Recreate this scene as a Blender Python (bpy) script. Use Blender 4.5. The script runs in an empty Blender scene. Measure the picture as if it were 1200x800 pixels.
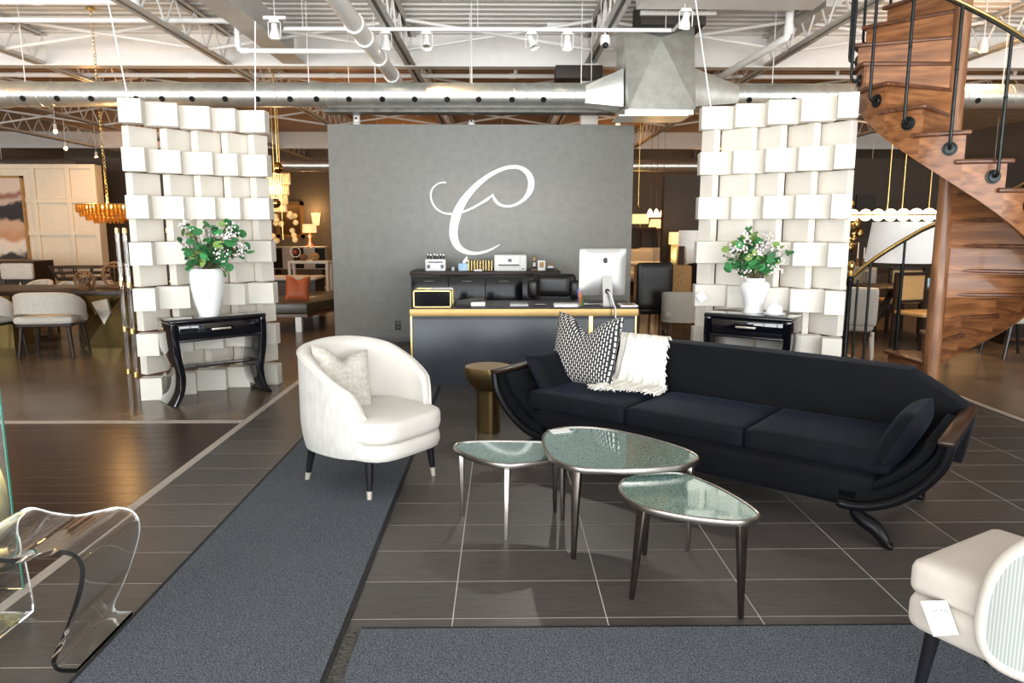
import bpy, bmesh, math, random
from mathutils import Vector, Matrix, Euler
random.seed(7)
PI = math.pi
R = math.radians
SC = bpy.context.scene
COL = SC.collection

# ------------------------------------------------------------------ camera
FPX, CAM_H = 850.0, 1.53
PITCH = math.atan(134 / 850.0)
YAW = math.atan(11 / 850.0)
cam_d = bpy.data.cameras.new('camera')
cam = bpy.data.objects.new('camera', cam_d)
COL.objects.link(cam)
cam_d.sensor_width = 36.0
cam_d.lens = FPX / 1200 * 36.0
cam.location = (0, 0, CAM_H)
cam.rotation_euler = (PI / 2 - PITCH, 0, -YAW)
cam_d.clip_start = 0.05
SC.camera = cam

# ------------------------------------------------------------------ world, daylight, exposure
w = bpy.data.worlds.new('World')
SC.world = w
w.use_nodes = True
bg = w.node_tree.nodes['Background']
bg.inputs[0].default_value = (0.80, 0.90, 1.0, 1)
bg.inputs[1].default_value = 0.9
SC.view_settings.view_transform = 'Standard'
SC.view_settings.look = 'None'
SC.view_settings.gamma = 1.0
SC.view_settings.use_curve_mapping = False
SC.view_settings.exposure = 0.27


def area_light(name, loc, rot, sx, sy, power, col):
    d = bpy.data.lights.new(name, 'AREA')
    d.shape = 'RECTANGLE'
    d.size, d.size_y, d.energy, d.color = sx, sy, power, col
    o = bpy.data.objects.new(name, d)
    COL.objects.link(o)
    o.location, o.rotation_euler = loc, rot
    return o


# daylight that comes in through the shop front behind the camera, plus an added upward fill
area_light('daylight_shopfront', (-0.5, -5.2, 1.95), (R(90), 0, 0), 24, 3.5, 2100, (0.95, 0.98, 1.0))
area_light('pavement_bounce_fill', (-0.5, -9.0, 0.0), (R(180), 0, 0), 26, 6, 7000, (1.0, 0.97, 0.92))  # added fill standing in for pavement bounce, lifts the ceiling


# ------------------------------------------------------------------ helpers: pixel -> place
def ray(x, y):
    cx, cy = (x - 600) / FPX, (400 - y) / FPX
    v = Vector((cx, math.cos(PITCH) + cy * math.sin(PITCH), -math.sin(PITCH) + cy * math.cos(PITCH)))
    return Matrix.Rotation(-YAW, 3, 'Z') @ v


def G(x, y, z=0.0):
    d = ray(x, y)
    t = (z - CAM_H) / d.z
    return Vector((d.x * t, d.y * t, z))


def P(x, y, Y):
    d = ray(x, y)
    t = Y / d.y
    return Vector((d.x * t, Y, CAM_H + d.z * t))


# ------------------------------------------------------------------ helpers: materials
MATS = {}


def mat(name, col, rough=0.5, metal=0.0, var=0.0, scale=6.0, stretch=(1, 1, 1), bump=0.0, bscale=60.0,
        coat=0.0, sheen=0.0, emis=None, es=0.0, trans=0.0, ior=1.45, col2=None, rand=0.0, spec=0.5, detail=4.0, tint=None):
    m = bpy.data.materials.new(name)
    m.use_nodes = True
    nt = m.node_tree
    b = nt.nodes['Principled BSDF']
    c = (*col, 1)
    b.inputs['Base Color'].default_value = c
    b.inputs['Roughness'].default_value = rough
    b.inputs['Metallic'].default_value = metal
    b.inputs['Specular IOR Level'].default_value = spec
    b.inputs['Coat Weight'].default_value = coat
    b.inputs['Coat Roughness'].default_value = 0.03
    b.inputs['Sheen Weight'].default_value = sheen
    if sheen:
        b.inputs['Sheen Roughness'].default_value = 0.4
        b.inputs['Sheen Tint'].default_value = (*(tint or (1, 1, 1)), 1)
    b.inputs['Transmission Weight'].default_value = trans
    b.inputs['IOR'].default_value = ior
    if emis:
        b.inputs['Emission Color'].default_value = (*emis, 1)
        b.inputs['Emission Strength'].default_value = es
    if var or col2 or bump:
        tc = nt.nodes.new('ShaderNodeTexCoord')
        mp = nt.nodes.new('ShaderNodeMapping')
        mp.inputs['Scale'].default_value = stretch
        nt.links.new(tc.outputs['Object'], mp.inputs[0])
        vec = mp.outputs[0]
        if rand:
            oi = nt.nodes.new('ShaderNodeObjectInfo')
            ad = nt.nodes.new('ShaderNodeVectorMath')
            ad.operation = 'ADD'
            ml = nt.nodes.new('ShaderNodeMath')
            ml.operation = 'MULTIPLY'
            ml.inputs[1].default_value = 37.0
            nt.links.new(oi.outputs['Random'], ml.inputs[0])
            nt.links.new(vec, ad.inputs[0])
            nt.links.new(ml.outputs[0], ad.inputs[1])
            vec = ad.outputs[0]
        if var or col2:
            n = nt.nodes.new('ShaderNodeTexNoise')
            n.inputs['Scale'].default_value = scale
            n.inputs['Detail'].default_value = detail
            nt.links.new(vec, n.inputs['Vector'])
            rp = nt.nodes.new('ShaderNodeValToRGB')
            rp.color_ramp.elements[0].position = 0.32
            rp.color_ramp.elements[1].position = 0.68
            a = tuple(max(0, x * (1 - var)) for x in col)
            z = col2 or tuple(min(1, x * (1 + var)) for x in col)
            rp.color_ramp.elements[0].color = (*a, 1)
            rp.color_ramp.elements[1].color = (*z, 1)
            nt.links.new(n.outputs['Fac'], rp.inputs[0])
            out = rp.outputs[0]
            if rand:
                hs = nt.nodes.new('ShaderNodeHueSaturation')
                mr = nt.nodes.new('ShaderNodeMapRange')
                mr.inputs['To Min'].default_value = 1 - rand
                mr.inputs['To Max'].default_value = 1 + rand
                nt.links.new(oi.outputs['Random'], mr.inputs['Value'])
                nt.links.new(mr.outputs[0], hs.inputs['Value'])
                nt.links.new(out, hs.inputs['Color'])
                out = hs.outputs[0]
            nt.links.new(out, b.inputs['Base Color'])
        if bump:
            n2 = nt.nodes.new('ShaderNodeTexNoise')
            n2.inputs['Scale'].default_value = bscale
            n2.inputs['Detail'].default_value = 3
            nt.links.new(mp.outputs[0], n2.inputs['Vector'])
            bp = nt.nodes.new('ShaderNodeBump')
            bp.inputs['Strength'].default_value = bump
            bp.inputs['Distance'].default_value = 0.01
            nt.links.new(n2.outputs['Fac'], bp.inputs['Height'])
            nt.links.new(bp.outputs[0], b.inputs['Normal'])
    MATS[name] = m
    return m


def glow(name, col, strength):
    return mat(name, col, 0.5, emis=col, es=strength)


# ------------------------------------------------------------------ helpers: meshes
class MB:
    def __init__(s):
        s.v, s.f = [], []

    def add(s, vs, fs, M=None):
        o = len(s.v)
        s.v += [tuple(M @ Vector(v)) if M is not None else tuple(v) for v in vs]
        s.f += [tuple(i + o for i in f) for f in fs]
        return s

    def box(s, c, d, rz=0.0, M=None):
        x, y, z = d[0] / 2, d[1] / 2, d[2] / 2
        vs = [(a * x, b * y, e * z) for e in (-1, 1) for b in (-1, 1) for a in (-1, 1)]
        fs = [(0, 2, 3, 1), (4, 5, 7, 6), (0, 1, 5, 4), (2, 6, 7, 3), (0, 4, 6, 2), (1, 3, 7, 5)]
        T = Matrix.Translation(c) @ Matrix.Rotation(rz, 4, 'Z')
        if M is not None:
            T = T @ M
        return s.add(vs, fs, T)

    def b2(s, lo, hi):
        return s.box([(a + b) / 2 for a, b in zip(lo, hi)], [abs(b - a) for a, b in zip(lo, hi)])

    def tube(s, path, r, n=10, closed=False, caps=True, sq=1.0):
        path = [Vector(p) for p in path]
        k = len(path)
        rs = list(r) if isinstance(r, (list, tuple)) else [r] * k
        rings = []
        prev = None
        for i, p in enumerate(path):
            if closed:
                t = path[(i + 1) % k] - path[i - 1]
            else:
                t = path[min(i + 1, k - 1)] - path[max(i - 1, 0)]
            t = t.normalized() if t.length > 1e-9 else Vector((0, 0, 1))
            if prev is None:
                up = Vector((0, 0, 1)) if abs(t.z) < 0.95 else Vector((0, 1, 0))
                a = t.cross(up).normalized()
            else:
                a = (prev - t * prev.dot(t))
                a = a.normalized() if a.length > 1e-6 else t.orthogonal().normalized()
            prev = a
            bb = t.cross(a).normalized()
            rings.append([p + (a * math.cos(2 * PI * j / n) + bb * math.sin(2 * PI * j / n) * sq) * rs[i] for j in range(n)])
        vs = [v for ring in rings for v in ring]
        fs = []
        m = k if closed else k - 1
        for i in range(m):
            for j in range(n):
                a0, a1 = i * n + j, i * n + (j + 1) % n
                b0, b1 = ((i + 1) % k) * n + j, ((i + 1) % k) * n + (j + 1) % n
                fs.append((a0, a1, b1, b0))
        if caps and not closed:
            fs.append(tuple(range(n - 1, -1, -1)))
            fs.append(tuple((k - 1) * n + j for j in range(n)))
        return s.add(vs, fs)

    def cyl(s, p0, p1, r0, r1=None, n=16):
        return s.tube([p0, p1], [r0, r0 if r1 is None else r1], n)

    def lathe(s, prof, n=24, c=(0, 0, 0), sx=1.0, sy=1.0):
        vs, fs = [], []
        for r, z in prof:
            for j in range(n):
                a = 2 * PI * j / n
                vs.append((c[0] + r * math.cos(a) * sx, c[1] + r * math.sin(a) * sy, c[2] + z))
        for i in range(len(prof) - 1):
            for j in range(n):
                fs.append((i * n + j, i * n + (j + 1) % n, (i + 1) * n + (j + 1) % n, (i + 1) * n + j))
        fs.append(tuple(range(n - 1, -1, -1)))
        fs.append(tuple((len(prof) - 1) * n + j for j in range(n)))
        return s.add(vs, fs)

    def ball(s, c, r, nu=14, nv=9, sc=(1, 1, 1)):
        pr = [(max(1e-4, r * math.sin(PI * i / nv)), -r * math.cos(PI * i / nv)) for i in range(nv + 1)]
        t = MB().lathe(pr, nu)
        return s.add([(c[0] + v[0] * sc[0], c[1] + v[1] * sc[1], c[2] + v[2] * sc[2]) for v in t.v], t.f)

    def prism(s, poly, z0, z1, M=None):
        n = len(poly)
        ar = sum(poly[i][0] * poly[(i + 1) % n][1] - poly[(i + 1) % n][0] * poly[i][1] for i in range(n))
        if ar < 0:
            poly = poly[::-1]
        vs = [(p[0], p[1], z0) for p in poly] + [(p[0], p[1], z1) for p in poly]
        fs = [tuple(range(n - 1, -1, -1)), tuple(range(n, 2 * n))]
        fs += [(i, (i + 1) % n, n + (i + 1) % n, n + i) for i in range(n)]
        return s.add(vs, fs, M)

    def soft(s, c, d, r, n=8, puff=0.0, rz=0.0, M=None):
        """rounded cushion box"""
        hx, hy, hz = [q / 2 for q in d]
        idx, vs, fs = {}, [], []

        def vid(p):
            key = tuple(round(q, 5) for q in p)
            if key not in idx:
                idx[key] = len(vs)
                q = Vector((p[0] * hx, p[1] * hy, p[2] * hz))
                rr = [min(r, h) for h in (hx, hy, hz)]
                inner = Vector((max(-(hx - rr[0]), min(hx - rr[0], q.x)), max(-(hy - rr[1]), min(hy - rr[1], q.y)),
                                max(-(hz - rr[2]), min(hz - rr[2], q.z))))
                dl = q - inner
                if dl.length > 1e-9:
                    e = Vector((dl.x / rr[0], dl.y / rr[1], dl.z / rr[2])).normalized()
                    q = inner + Vector((e.x * rr[0], e.y * rr[1], e.z * rr[2]))
                if puff:
                    q.z += puff * (1 - p[0] ** 2) * (1 - p[1] ** 2) * p[2]
                vs.append(tuple(q))
            return idx[key]
        # non-uniform spacing, denser at the edges
        g = [math.sin((i / n - 0.5) * PI) for i in range(n + 1)]
        for ax in range(3):
            for sg in (-1, 1):
                for i in range(n):
                    for j in range(n):
                        q = []
                        for (u, v) in ((g[i], g[j]), (g[i + 1], g[j]), (g[i + 1], g[j + 1]), (g[i], g[j + 1])):
                            p = [0, 0, 0]
                            p[ax] = sg
                            p[(ax + 1) % 3] = u
                            p[(ax + 2) % 3] = v
                            q.append(vid(p))
                        fs.append(tuple(q) if sg > 0 else tuple(q[::-1]))
        T = Matrix.Translation(c) @ Matrix.Rotation(rz, 4, 'Z')
        if M is not None:
            T = T @ M
        return s.add(vs, fs, T)

    def grid(s, fn, nu, nv, close_u=False):
        vs = [fn(i / nu, j / nv) for j in range(nv + 1) for i in range(nu + (0 if close_u else 1))]
        cu = nu if close_u else nu + 1
        fs = []
        for j in range(nv):
            for i in range(nu):
                a, b = i, (i + 1) % cu
                fs.append((j * cu + a, j * cu + b, (j + 1) * cu + b, (j + 1) * cu + a))
        return s.add(vs, fs)

    def build(s, name, m, parent=None, bevel=0.0, seg=2, smooth=True, solid=0.0, loc=None, rot=None, ang=38, link=True, recalc=False):
        me = bpy.data.meshes.new(name)
        me.from_pydata(s.v, [], s.f)
        if bevel or recalc or solid:
            bm = bmesh.new()
            bm.from_mesh(me)
            if solid:
                bmesh.ops.recalc_face_normals(bm, faces=bm.faces)
                bmesh.ops.solidify(bm, geom=bm.faces[:], thickness=solid)
            if bevel:
                es = [e for e in bm.edges if len(e.link_faces) == 2 and e.calc_face_angle(0) > R(30)]
                bmesh.ops.bevel(bm, geom=es, offset=bevel, segments=seg, affect='EDGES', profile=0.5, clamp_overlap=True)
            bmesh.ops.recalc_face_normals(bm, faces=bm.faces)
            bm.to_mesh(me)
            bm.free()
        if smooth:
            me.polygons.foreach_set('use_smooth', [True] * len(me.polygons))
            me.set_sharp_from_angle(angle=R(ang))
        me.materials.append(MATS[m] if isinstance(m, str) else m)
        o = bpy.data.objects.new(name, me)
        if link:
            COL.objects.link(o)
        if parent:
            o.parent = parent
        if loc is not None:
            o.location = loc
        if rot is not None:
            o.rotation_euler = rot
        return o


def tag(o, label, cat, group=None):
    o['label'], o['category'] = label, cat
    if group:
        o['group'] = group
    return o


def thing(name, label, cat, loc=(0, 0, 0), rz=0.0, group=None):
    o = bpy.data.objects.new(name, None)
    o.empty_display_size = 0.1
    COL.objects.link(o)
    o.location = loc
    o.rotation_euler = (0, 0, rz)
    return tag(o, label, cat, group)


def struct(o, label=None):
    o['kind'] = 'structure'
    if label:
        o['label'] = label
    return o


def share(name, src, parent, loc, rot=(0, 0, 0), scale=None, m=None):
    """one more piece with the same mesh data"""
    o = bpy.data.objects.new(name, src.data if hasattr(src, 'data') else src)
    COL.objects.link(o)
    o.parent = parent
    o.location, o.rotation_euler = loc, rot
    if scale:
        o.scale = scale
    return o


def copy_tree(o, parent=None):
    c = o.copy()
    COL.objects.link(c)
    c.parent = parent
    for ch in [k for k in bpy.data.objects if k.parent is o]:
        copy_tree(ch, c)
    return c


def point(loc, power, col, r=0.05, parent=None, name='lamp_light'):
    d = bpy.data.lights.new(name, 'POINT')
    d.energy, d.color, d.shadow_soft_size = power, col, r
    o = bpy.data.objects.new(name, d)
    COL.objects.link(o)
    o.location = loc
    if parent:
        o.parent = parent
    return o


def spot(loc, target, power, col, ang=60, r=0.04, blend=0.5, name='spot_light'):
    d = bpy.data.lights.new(name, 'SPOT')
    d.energy, d.color, d.shadow_soft_size, d.spot_size, d.spot_blend = power, col, r, R(ang), blend
    o = bpy.data.objects.new(name, d)
    COL.objects.link(o)
    o.location = loc
    o.rotation_euler = (Vector(target) - Vector(loc)).to_track_quat('-Z', 'Y').to_euler()
    return o


def smoothpath(pts, n=6, closed=False):
    """Catmull-Rom through the points"""
    pts = [Vector(p) for p in pts]
    out = []
    k = len(pts)
    rng = range(k) if closed else range(k - 1)
    for i in rng:
        if closed:
            p0, p1, p2, p3 = pts[i - 1], pts[i], pts[(i + 1) % k], pts[(i + 2) % k]
        else:
            p0, p1, p2, p3 = pts[max(i - 1, 0)], pts[i], pts[i + 1], pts[min(i + 2, k - 1)]
        for j in range(n):
            t = j / n
            out.append(0.5 * ((2 * p1) + (-p0 + p2) * t + (2 * p0 - 5 * p1 + 4 * p2 - p3) * t * t + (-p0 + 3 * p1 - 3 * p2 + p3) * t ** 3))
    if not closed:
        out.append(pts[-1])
    return out


def ribbon(s, path, widths, axis, thick):
    """flat strip along path in the XZ plane with given half widths, extruded along Y"""
    path = [Vector(p) for p in path]
    L, Rr = [], []
    for i, p in enumerate(path):
        t = (path[min(i + 1, len(path) - 1)] - path[max(i - 1, 0)]).normalized()
        nrm = Vector((-t.z, 0, t.x))
        L.append(p + nrm * widths[i])
        Rr.append(p - nrm * widths[i])
    n = len(path)
    vs = [tuple(q) for q in L] + [tuple(q) for q in Rr]
    vs += [(q.x, q.y + thick, q.z) for q in L] + [(q.x, q.y + thick, q.z) for q in Rr]
    fs = []
    for i in range(n - 1):
        fs.append((i, i + 1, n + i + 1, n + i))
        fs.append((2 * n + i, 3 * n + i, 3 * n + i + 1, 2 * n + i + 1))
        fs.append((i, 2 * n + i, 2 * n + i + 1, i + 1))
        fs.append((n + i, n + i + 1, 3 * n + i + 1, 3 * n + i))
    fs.append((0, n, 3 * n, 2 * n))
    fs.append((n - 1, 3 * n - 1, 4 * n - 1, 2 * n - 1)[::-1])
    s.add(vs, fs)
    return s

# ================================================================== materials
mat('grout', (0.52, 0.49, 0.455), 0.8)
mat('tile', (0.066, 0.058, 0.053), 0.42, var=0.22, scale=7, stretch=(1.2, 14, 1), rand=0.14, bump=0.04, bscale=40)
mat('plank', (0.042, 0.021, 0.015), 0.25, var=0.35, scale=6, stretch=(1.0, 22, 1), rand=0.18, spec=0.22)
mat('concrete', (0.125, 0.091, 0.066), 0.22, var=0.28, scale=3.0, detail=8, spec=0.35)
mat('trim_stone', (0.46, 0.41, 0.36), 0.5, var=0.08)
mat('carpet', (0.068, 0.077, 0.093), 0.98, var=0.6, scale=185, bump=0.5, bscale=260, spec=0.1, detail=2, col2=(0.170, 0.187, 0.213))
mat('mat_edge', (0.012, 0.012, 0.013), 0.8, var=0.5, scale=60)
mat('mat_strip', (0.06, 0.055, 0.05), 0.85, var=0.6, scale=70, bump=0.5)
mat('deck_white', (0.74, 0.73, 0.70), 0.5, metal=0.0, var=0.04)
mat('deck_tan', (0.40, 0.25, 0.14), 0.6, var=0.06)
mat('steel_white', (0.80, 0.79, 0.76), 0.5, var=0.03)
mat('steel_grey', (0.62, 0.61, 0.58), 0.5, var=0.05)
mat('pipe_white', (0.86, 0.86, 0.84), 0.4)
mat('galv', (0.74, 0.76, 0.72), 0.36, 0.88, var=0.10, scale=9, stretch=(1, 1, 1), bump=0.03, bscale=14)
mat('galv_dark', (0.20, 0.20, 0.19), 0.35, 0.9, var=0.2, scale=8)
mat('black_hole', (0.004, 0.004, 0.004), 0.9)
mat('dark_brown', (0.030, 0.022, 0.017), 0.6)
mat('wall_grey', (0.255, 0.258, 0.242), 0.42, var=0.07, scale=10, stretch=(1, 1, 1), bump=0.05, bscale=180)
mat('base_grey', (0.15, 0.15, 0.155), 0.4)
mat('wall_taupe', (0.22, 0.18, 0.135), 0.7, var=0.04)
mat('wall_dark', (0.048, 0.034, 0.025), 0.6)
mat('wall_cream', (0.70, 0.58, 0.43), 0.6, var=0.03)
mat('sign_white', (0.92, 0.92, 0.90), 0.45)
mat('block_white', (0.73, 0.695, 0.625), 0.5, var=0.02)
mat('lacquer', (0.0035, 0.004, 0.007), 0.04, coat=1.0)
mat('lacquer_desk', (0.006, 0.006, 0.007), 0.14, spec=0.22)
mat('desk_panel', (0.036, 0.043, 0.053), 0.33, var=0.08, scale=5)
mat('desk_top', (0.030, 0.028, 0.034), 0.4)
mat('brass', (0.80, 0.56, 0.20), 0.28, 1.0, var=0.06)
mat('brass_wood', (0.52, 0.34, 0.13), 0.45, 0.6, var=0.10, scale=9, stretch=(1, 1, 8))
mat('bronze', (0.34, 0.235, 0.105), 0.30, 1.0, var=0.12, scale=8)
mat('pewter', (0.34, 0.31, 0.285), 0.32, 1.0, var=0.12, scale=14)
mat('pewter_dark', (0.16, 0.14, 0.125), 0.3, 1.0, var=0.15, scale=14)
mat('silver', (0.72, 0.70, 0.66), 0.25, 1.0)
mat('champagne', (0.74, 0.68, 0.58), 0.35, 0.6)
mat('velvet', (0.0026, 0.0027, 0.0040), 0.8, var=0.35, scale=5, spec=0.2, sheen=0.035, tint=(0.35, 0.45, 0.75), bump=0.08, bscale=220)
mat('velvet_cushion', (0.0038, 0.0043, 0.0068), 0.8, var=0.35, scale=5, spec=0.2, sheen=0.06, tint=(0.35, 0.45, 0.75), bump=0.08, bscale=220)
mat('black_gloss', (0.005, 0.005, 0.006), 0.3, spec=0.2)
mat('brown_gloss', (0.028, 0.015, 0.009), 0.25, spec=0.4)
mat('black_leg', (0.008, 0.008, 0.010), 0.3)
mat('fabric_white', (0.65, 0.62, 0.57), 0.85, sheen=0.15, var=0.03, bump=0.05, bscale=300)
mat('fabric_grey', (0.53, 0.52, 0.485), 0.85, var=0.08, scale=22, stretch=(1.5, 1.5, 0.6), bump=0.1, bscale=160, sheen=0.1)
mat('fabric_taupe', (0.52, 0.49, 0.43), 0.85, var=0.16, scale=26, stretch=(1.6, 1.6, 0.7), sheen=0.1)
mat('fabric_beige', (0.57, 0.515, 0.45), 0.85, sheen=0.1, var=0.04)
mat('fabric_oat', (0.46, 0.43, 0.38), 0.9, var=0.12, scale=60, bump=0.15, bscale=140)
mat('throw_white', (0.88, 0.85, 0.78), 0.95, bump=0.5, bscale=90)
mat('ceramic', (0.88, 0.89, 0.90), 0.12, coat=0.5)
mat('paper', (0.88, 0.88, 0.87), 0.7)
mat('ink', (0.16, 0.17, 0.20), 0.7)
mat('leaf', (0.045, 0.20, 0.065), 0.45, var=0.45, scale=9, rand=0.45, spec=0.4)
mat('leaf_dark', (0.05, 0.10, 0.05), 0.6, var=0.3, scale=9, rand=0.3)
mat('leaf_pale', (0.22, 0.34, 0.09), 0.5, var=0.3, scale=9, rand=0.3)
mat('stem', (0.10, 0.085, 0.04), 0.7)
mat('petal', (0.85, 0.80, 0.79), 0.7)
mat('iron', (0.020, 0.024, 0.024), 0.38, 0.7, var=0.3, scale=30)
mat('acrylic', (0.97, 0.985, 0.98), 0.01, trans=1.0, ior=1.49)
mat('glass', (0.90, 0.97, 0.94), 0.01, trans=1.0, ior=1.45)
mat('glass_edge', (0.10, 0.42, 0.32), 0.12, trans=0.4, coat=0.4)
mat('alu', (0.50, 0.50, 0.49), 0.38, 0.7)
mat('plastic_black', (0.012, 0.012, 0.013), 0.4)
mat('plastic_white', (0.82, 0.82, 0.80), 0.4)
mat('leather_black', (0.012, 0.011, 0.011), 0.30, bump=0.15, bscale=120)
mat('leather_olive', (0.052, 0.044, 0.026), 0.32, bump=0.05, bscale=60)
mat('leather_orange', (0.42, 0.095, 0.030), 0.5)
mat('dark_wood', (0.024, 0.014, 0.010), 0.42, spec=0.35)
mat('tan_weave', (0.42, 0.27, 0.12), 0.7, var=0.3, scale=60)
mat('gold_paint', (0.30, 0.22, 0.085), 0.32, 0.9, var=0.08)
mat('white_paint', (0.82, 0.80, 0.76), 0.4)
mat('red_glass', (0.32, 0.045, 0.02), 0.2, coat=0.4)
mat('frame_gold', (0.42, 0.22, 0.07), 0.4, 0.4, var=0.2, scale=20)
mat('mirror', (0.35, 0.28, 0.20), 0.04, 1.0)
mat('tissue_blue', (0.16, 0.42, 0.66), 0.5, col2=(0.55, 0.72, 0.85), scale=4)
mat('wood_cut', (0.20, 0.11, 0.05), 0.5)
mat('orange_plastic', (0.85, 0.22, 0.05), 0.4)
mat('green_plastic', (0.08, 0.36, 0.12), 0.4)
mat('blue_plastic', (0.05, 0.12, 0.5), 0.4)
mat('amber_glass', (0.30, 0.105, 0.014), 0.12, emis=(1.0, 0.36, 0.04), es=0.06, coat=0.5)
mat('amber_bulb', (1.0, 0.72, 0.30), 0.4, emis=(1.0, 0.66, 0.22), es=9.0)
mat('crystal', (0.95, 0.72, 0.40), 0.1, emis=(1.0, 0.60, 0.22), es=0.2, coat=0.5)
mat('shade_white_glow', (0.88, 0.88, 0.87), 0.8, emis=(1.0, 0.98, 0.94), es=0.22)  # unlit shade; faint emission stands in for daylight falling on it
mat('shade_lit', (0.95, 0.72, 0.45), 0.8, emis=(1.0, 0.60, 0.26), es=1.0)
mat('shade_yellow', (0.95, 0.72, 0.25), 0.8, emis=(1.0, 0.70, 0.22), es=1.6)
mat('globe_lit', (1.0, 0.90, 0.72), 0.5, emis=(1.0, 0.82, 0.55), es=2.6)
mat('bulb', (1.0, 0.8, 0.5), 0.5, emis=(1.0, 0.62, 0.22), es=22.0)
mat('bulb_white', (1.0, 0.93, 0.8), 0.5, emis=(1.0, 0.9, 0.72), es=8.0)
mat('gold_globe', (0.75, 0.45, 0.12), 0.08, 1.0)


def wood_mat(name, c1, c2, axis, rough=0.4):
    m = mat(name, c1, rough, coat=0.12)
    nt = m.node_tree
    b = nt.nodes['Principled BSDF']
    tc = nt.nodes.new('ShaderNodeTexCoord')
    mp = nt.nodes.new('ShaderNodeMapping')
    sc = [9, 9, 9]
    sc[axis] = 0.9
    mp.inputs['Scale'].default_value = sc
    n1 = nt.nodes.new('ShaderNodeTexNoise')
    n1.inputs['Scale'].default_value = 2.4
    n1.inputs['Detail'].default_value = 8
    n1.inputs['Distortion'].default_value = 0.8
    n2 = nt.nodes.new('ShaderNodeTexNoise')
    n2.inputs['Scale'].default_value = 1.6
    rp = nt.nodes.new('ShaderNodeValToRGB')
    rp.color_ramp.elements[0].position = 0.34
    rp.color_ramp.elements[1].position = 0.66
    rp.color_ramp.elements[0].color = (*c1, 1)
    rp.color_ramp.elements[1].color = (*c2, 1)
    mx = nt.nodes.new('ShaderNodeMix')
    mx.data_type = 'RGBA'
    mx.blend_type = 'MULTIPLY'
    mx.inputs['Factor'].default_value = 0.6
    r2 = nt.nodes.new('ShaderNodeValToRGB')
    r2.color_ramp.elements[0].position = 0.3
    r2.color_ramp.elements[1].position = 0.7
    r2.color_ramp.elements[0].color = (0.35, 0.30, 0.27, 1)
    r2.color_ramp.elements[1].color = (1, 1, 1, 1)
    L = nt.links.new
    L(tc.outputs['Object'], mp.inputs[0])
    L(mp.outputs[0], n1.inputs['Vector'])
    L(tc.outputs['Object'], n2.inputs['Vector'])
    L(n1.outputs['Fac'], rp.inputs[0])
    L(n2.outputs['Fac'], r2.inputs[0])
    L(rp.outputs[0], mx.inputs[6])
    L(r2.outputs[0], mx.inputs[7])
    L(mx.outputs[2], b.inputs['Base Color'])
    return m


wood_mat('oak', (0.185, 0.062, 0.019), (0.46, 0.195, 0.070), 0)
wood_mat('oak_pole', (0.17, 0.068, 0.028), (0.42, 0.20, 0.092), 2)
wood_mat('oak_y', (0.185, 0.062, 0.019), (0.46, 0.195, 0.070), 1)
wood_mat('oak_dark', (0.085, 0.032, 0.016), (0.22, 0.085, 0.038), 0, 0.35)
wood_mat('walnut', (0.07, 0.028, 0.014), (0.17, 0.075, 0.035), 2)


def speckle_mat(name):
    m = mat(name, (0.2, 0.3, 0.26), 0.05, coat=1.0)
    nt = m.node_tree
    b = nt.nodes['Principled BSDF']
    L = nt.links.new
    tc = nt.nodes.new('ShaderNodeTexCoord')
    mp = nt.nodes.new('ShaderNodeMapping')
    mp.inputs['Scale'].default_value = (1.0, 2.2, 1)
    mp.inputs['Rotation'].default_value = (0, 0, 0.5)
    n = nt.nodes.new('ShaderNodeTexNoise')
    n.inputs['Scale'].default_value = 105
    n.inputs['Detail'].default_value = 2
    rp = nt.nodes.new('ShaderNodeValToRGB')
    e = rp.color_ramp.elements
    e[0].position, e[1].position = 0.34, 0.50
    e[0].color = (0.030, 0.055, 0.050, 1)
    e[1].color = (0.25, 0.42, 0.38, 1)
    L(tc.outputs['Object'], mp.inputs[0])
    L(mp.outputs[0], n.inputs['Vector'])
    L(n.outputs['Fac'], rp.inputs[0])
    L(rp.outputs[0], b.inputs['Base Color'])
    b.inputs['Metallic'].default_value = 0.15
    b.inputs['Specular IOR Level'].default_value = 0.8
    b.inputs['Coat IOR'].default_value = 1.55
    return m


speckle_mat('eglomise')


def pattern_mat(name):
    """dark cloth with short pale dashes in offset columns"""
    m = mat(name, (0.03, 0.03, 0.035), 0.9)
    nt = m.node_tree
    b = nt.nodes['Principled BSDF']
    tc = nt.nodes.new('ShaderNodeTexCoord')
    br = nt.nodes.new('ShaderNodeTexBrick')
    mp = nt.nodes.new('ShaderNodeMapping')
    mp.inputs['Rotation'].default_value = (0, 0, R(90))
    br.inputs['Color1'].default_value = (0.80, 0.76, 0.70, 1)
    br.inputs['Color2'].default_value = (0.72, 0.68, 0.62, 1)
    br.inputs['Mortar'].default_value = (0.022, 0.024, 0.030, 1)
    br.inputs['Scale'].default_value = 1.0
    br.inputs['Brick Width'].default_value = 0.040
    br.inputs['Row Height'].default_value = 0.0195
    br.inputs['Mortar Size'].default_value = 0.0064
    br.inputs['Mortar Smooth'].default_value = 0.1
    nt.links.new(tc.outputs['Object'], mp.inputs[0])
    nt.links.new(mp.outputs[0], br.inputs['Vector'])
    nt.links.new(br.outputs['Color'], b.inputs['Base Color'])
    return m


pattern_mat('dash_cloth')


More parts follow.
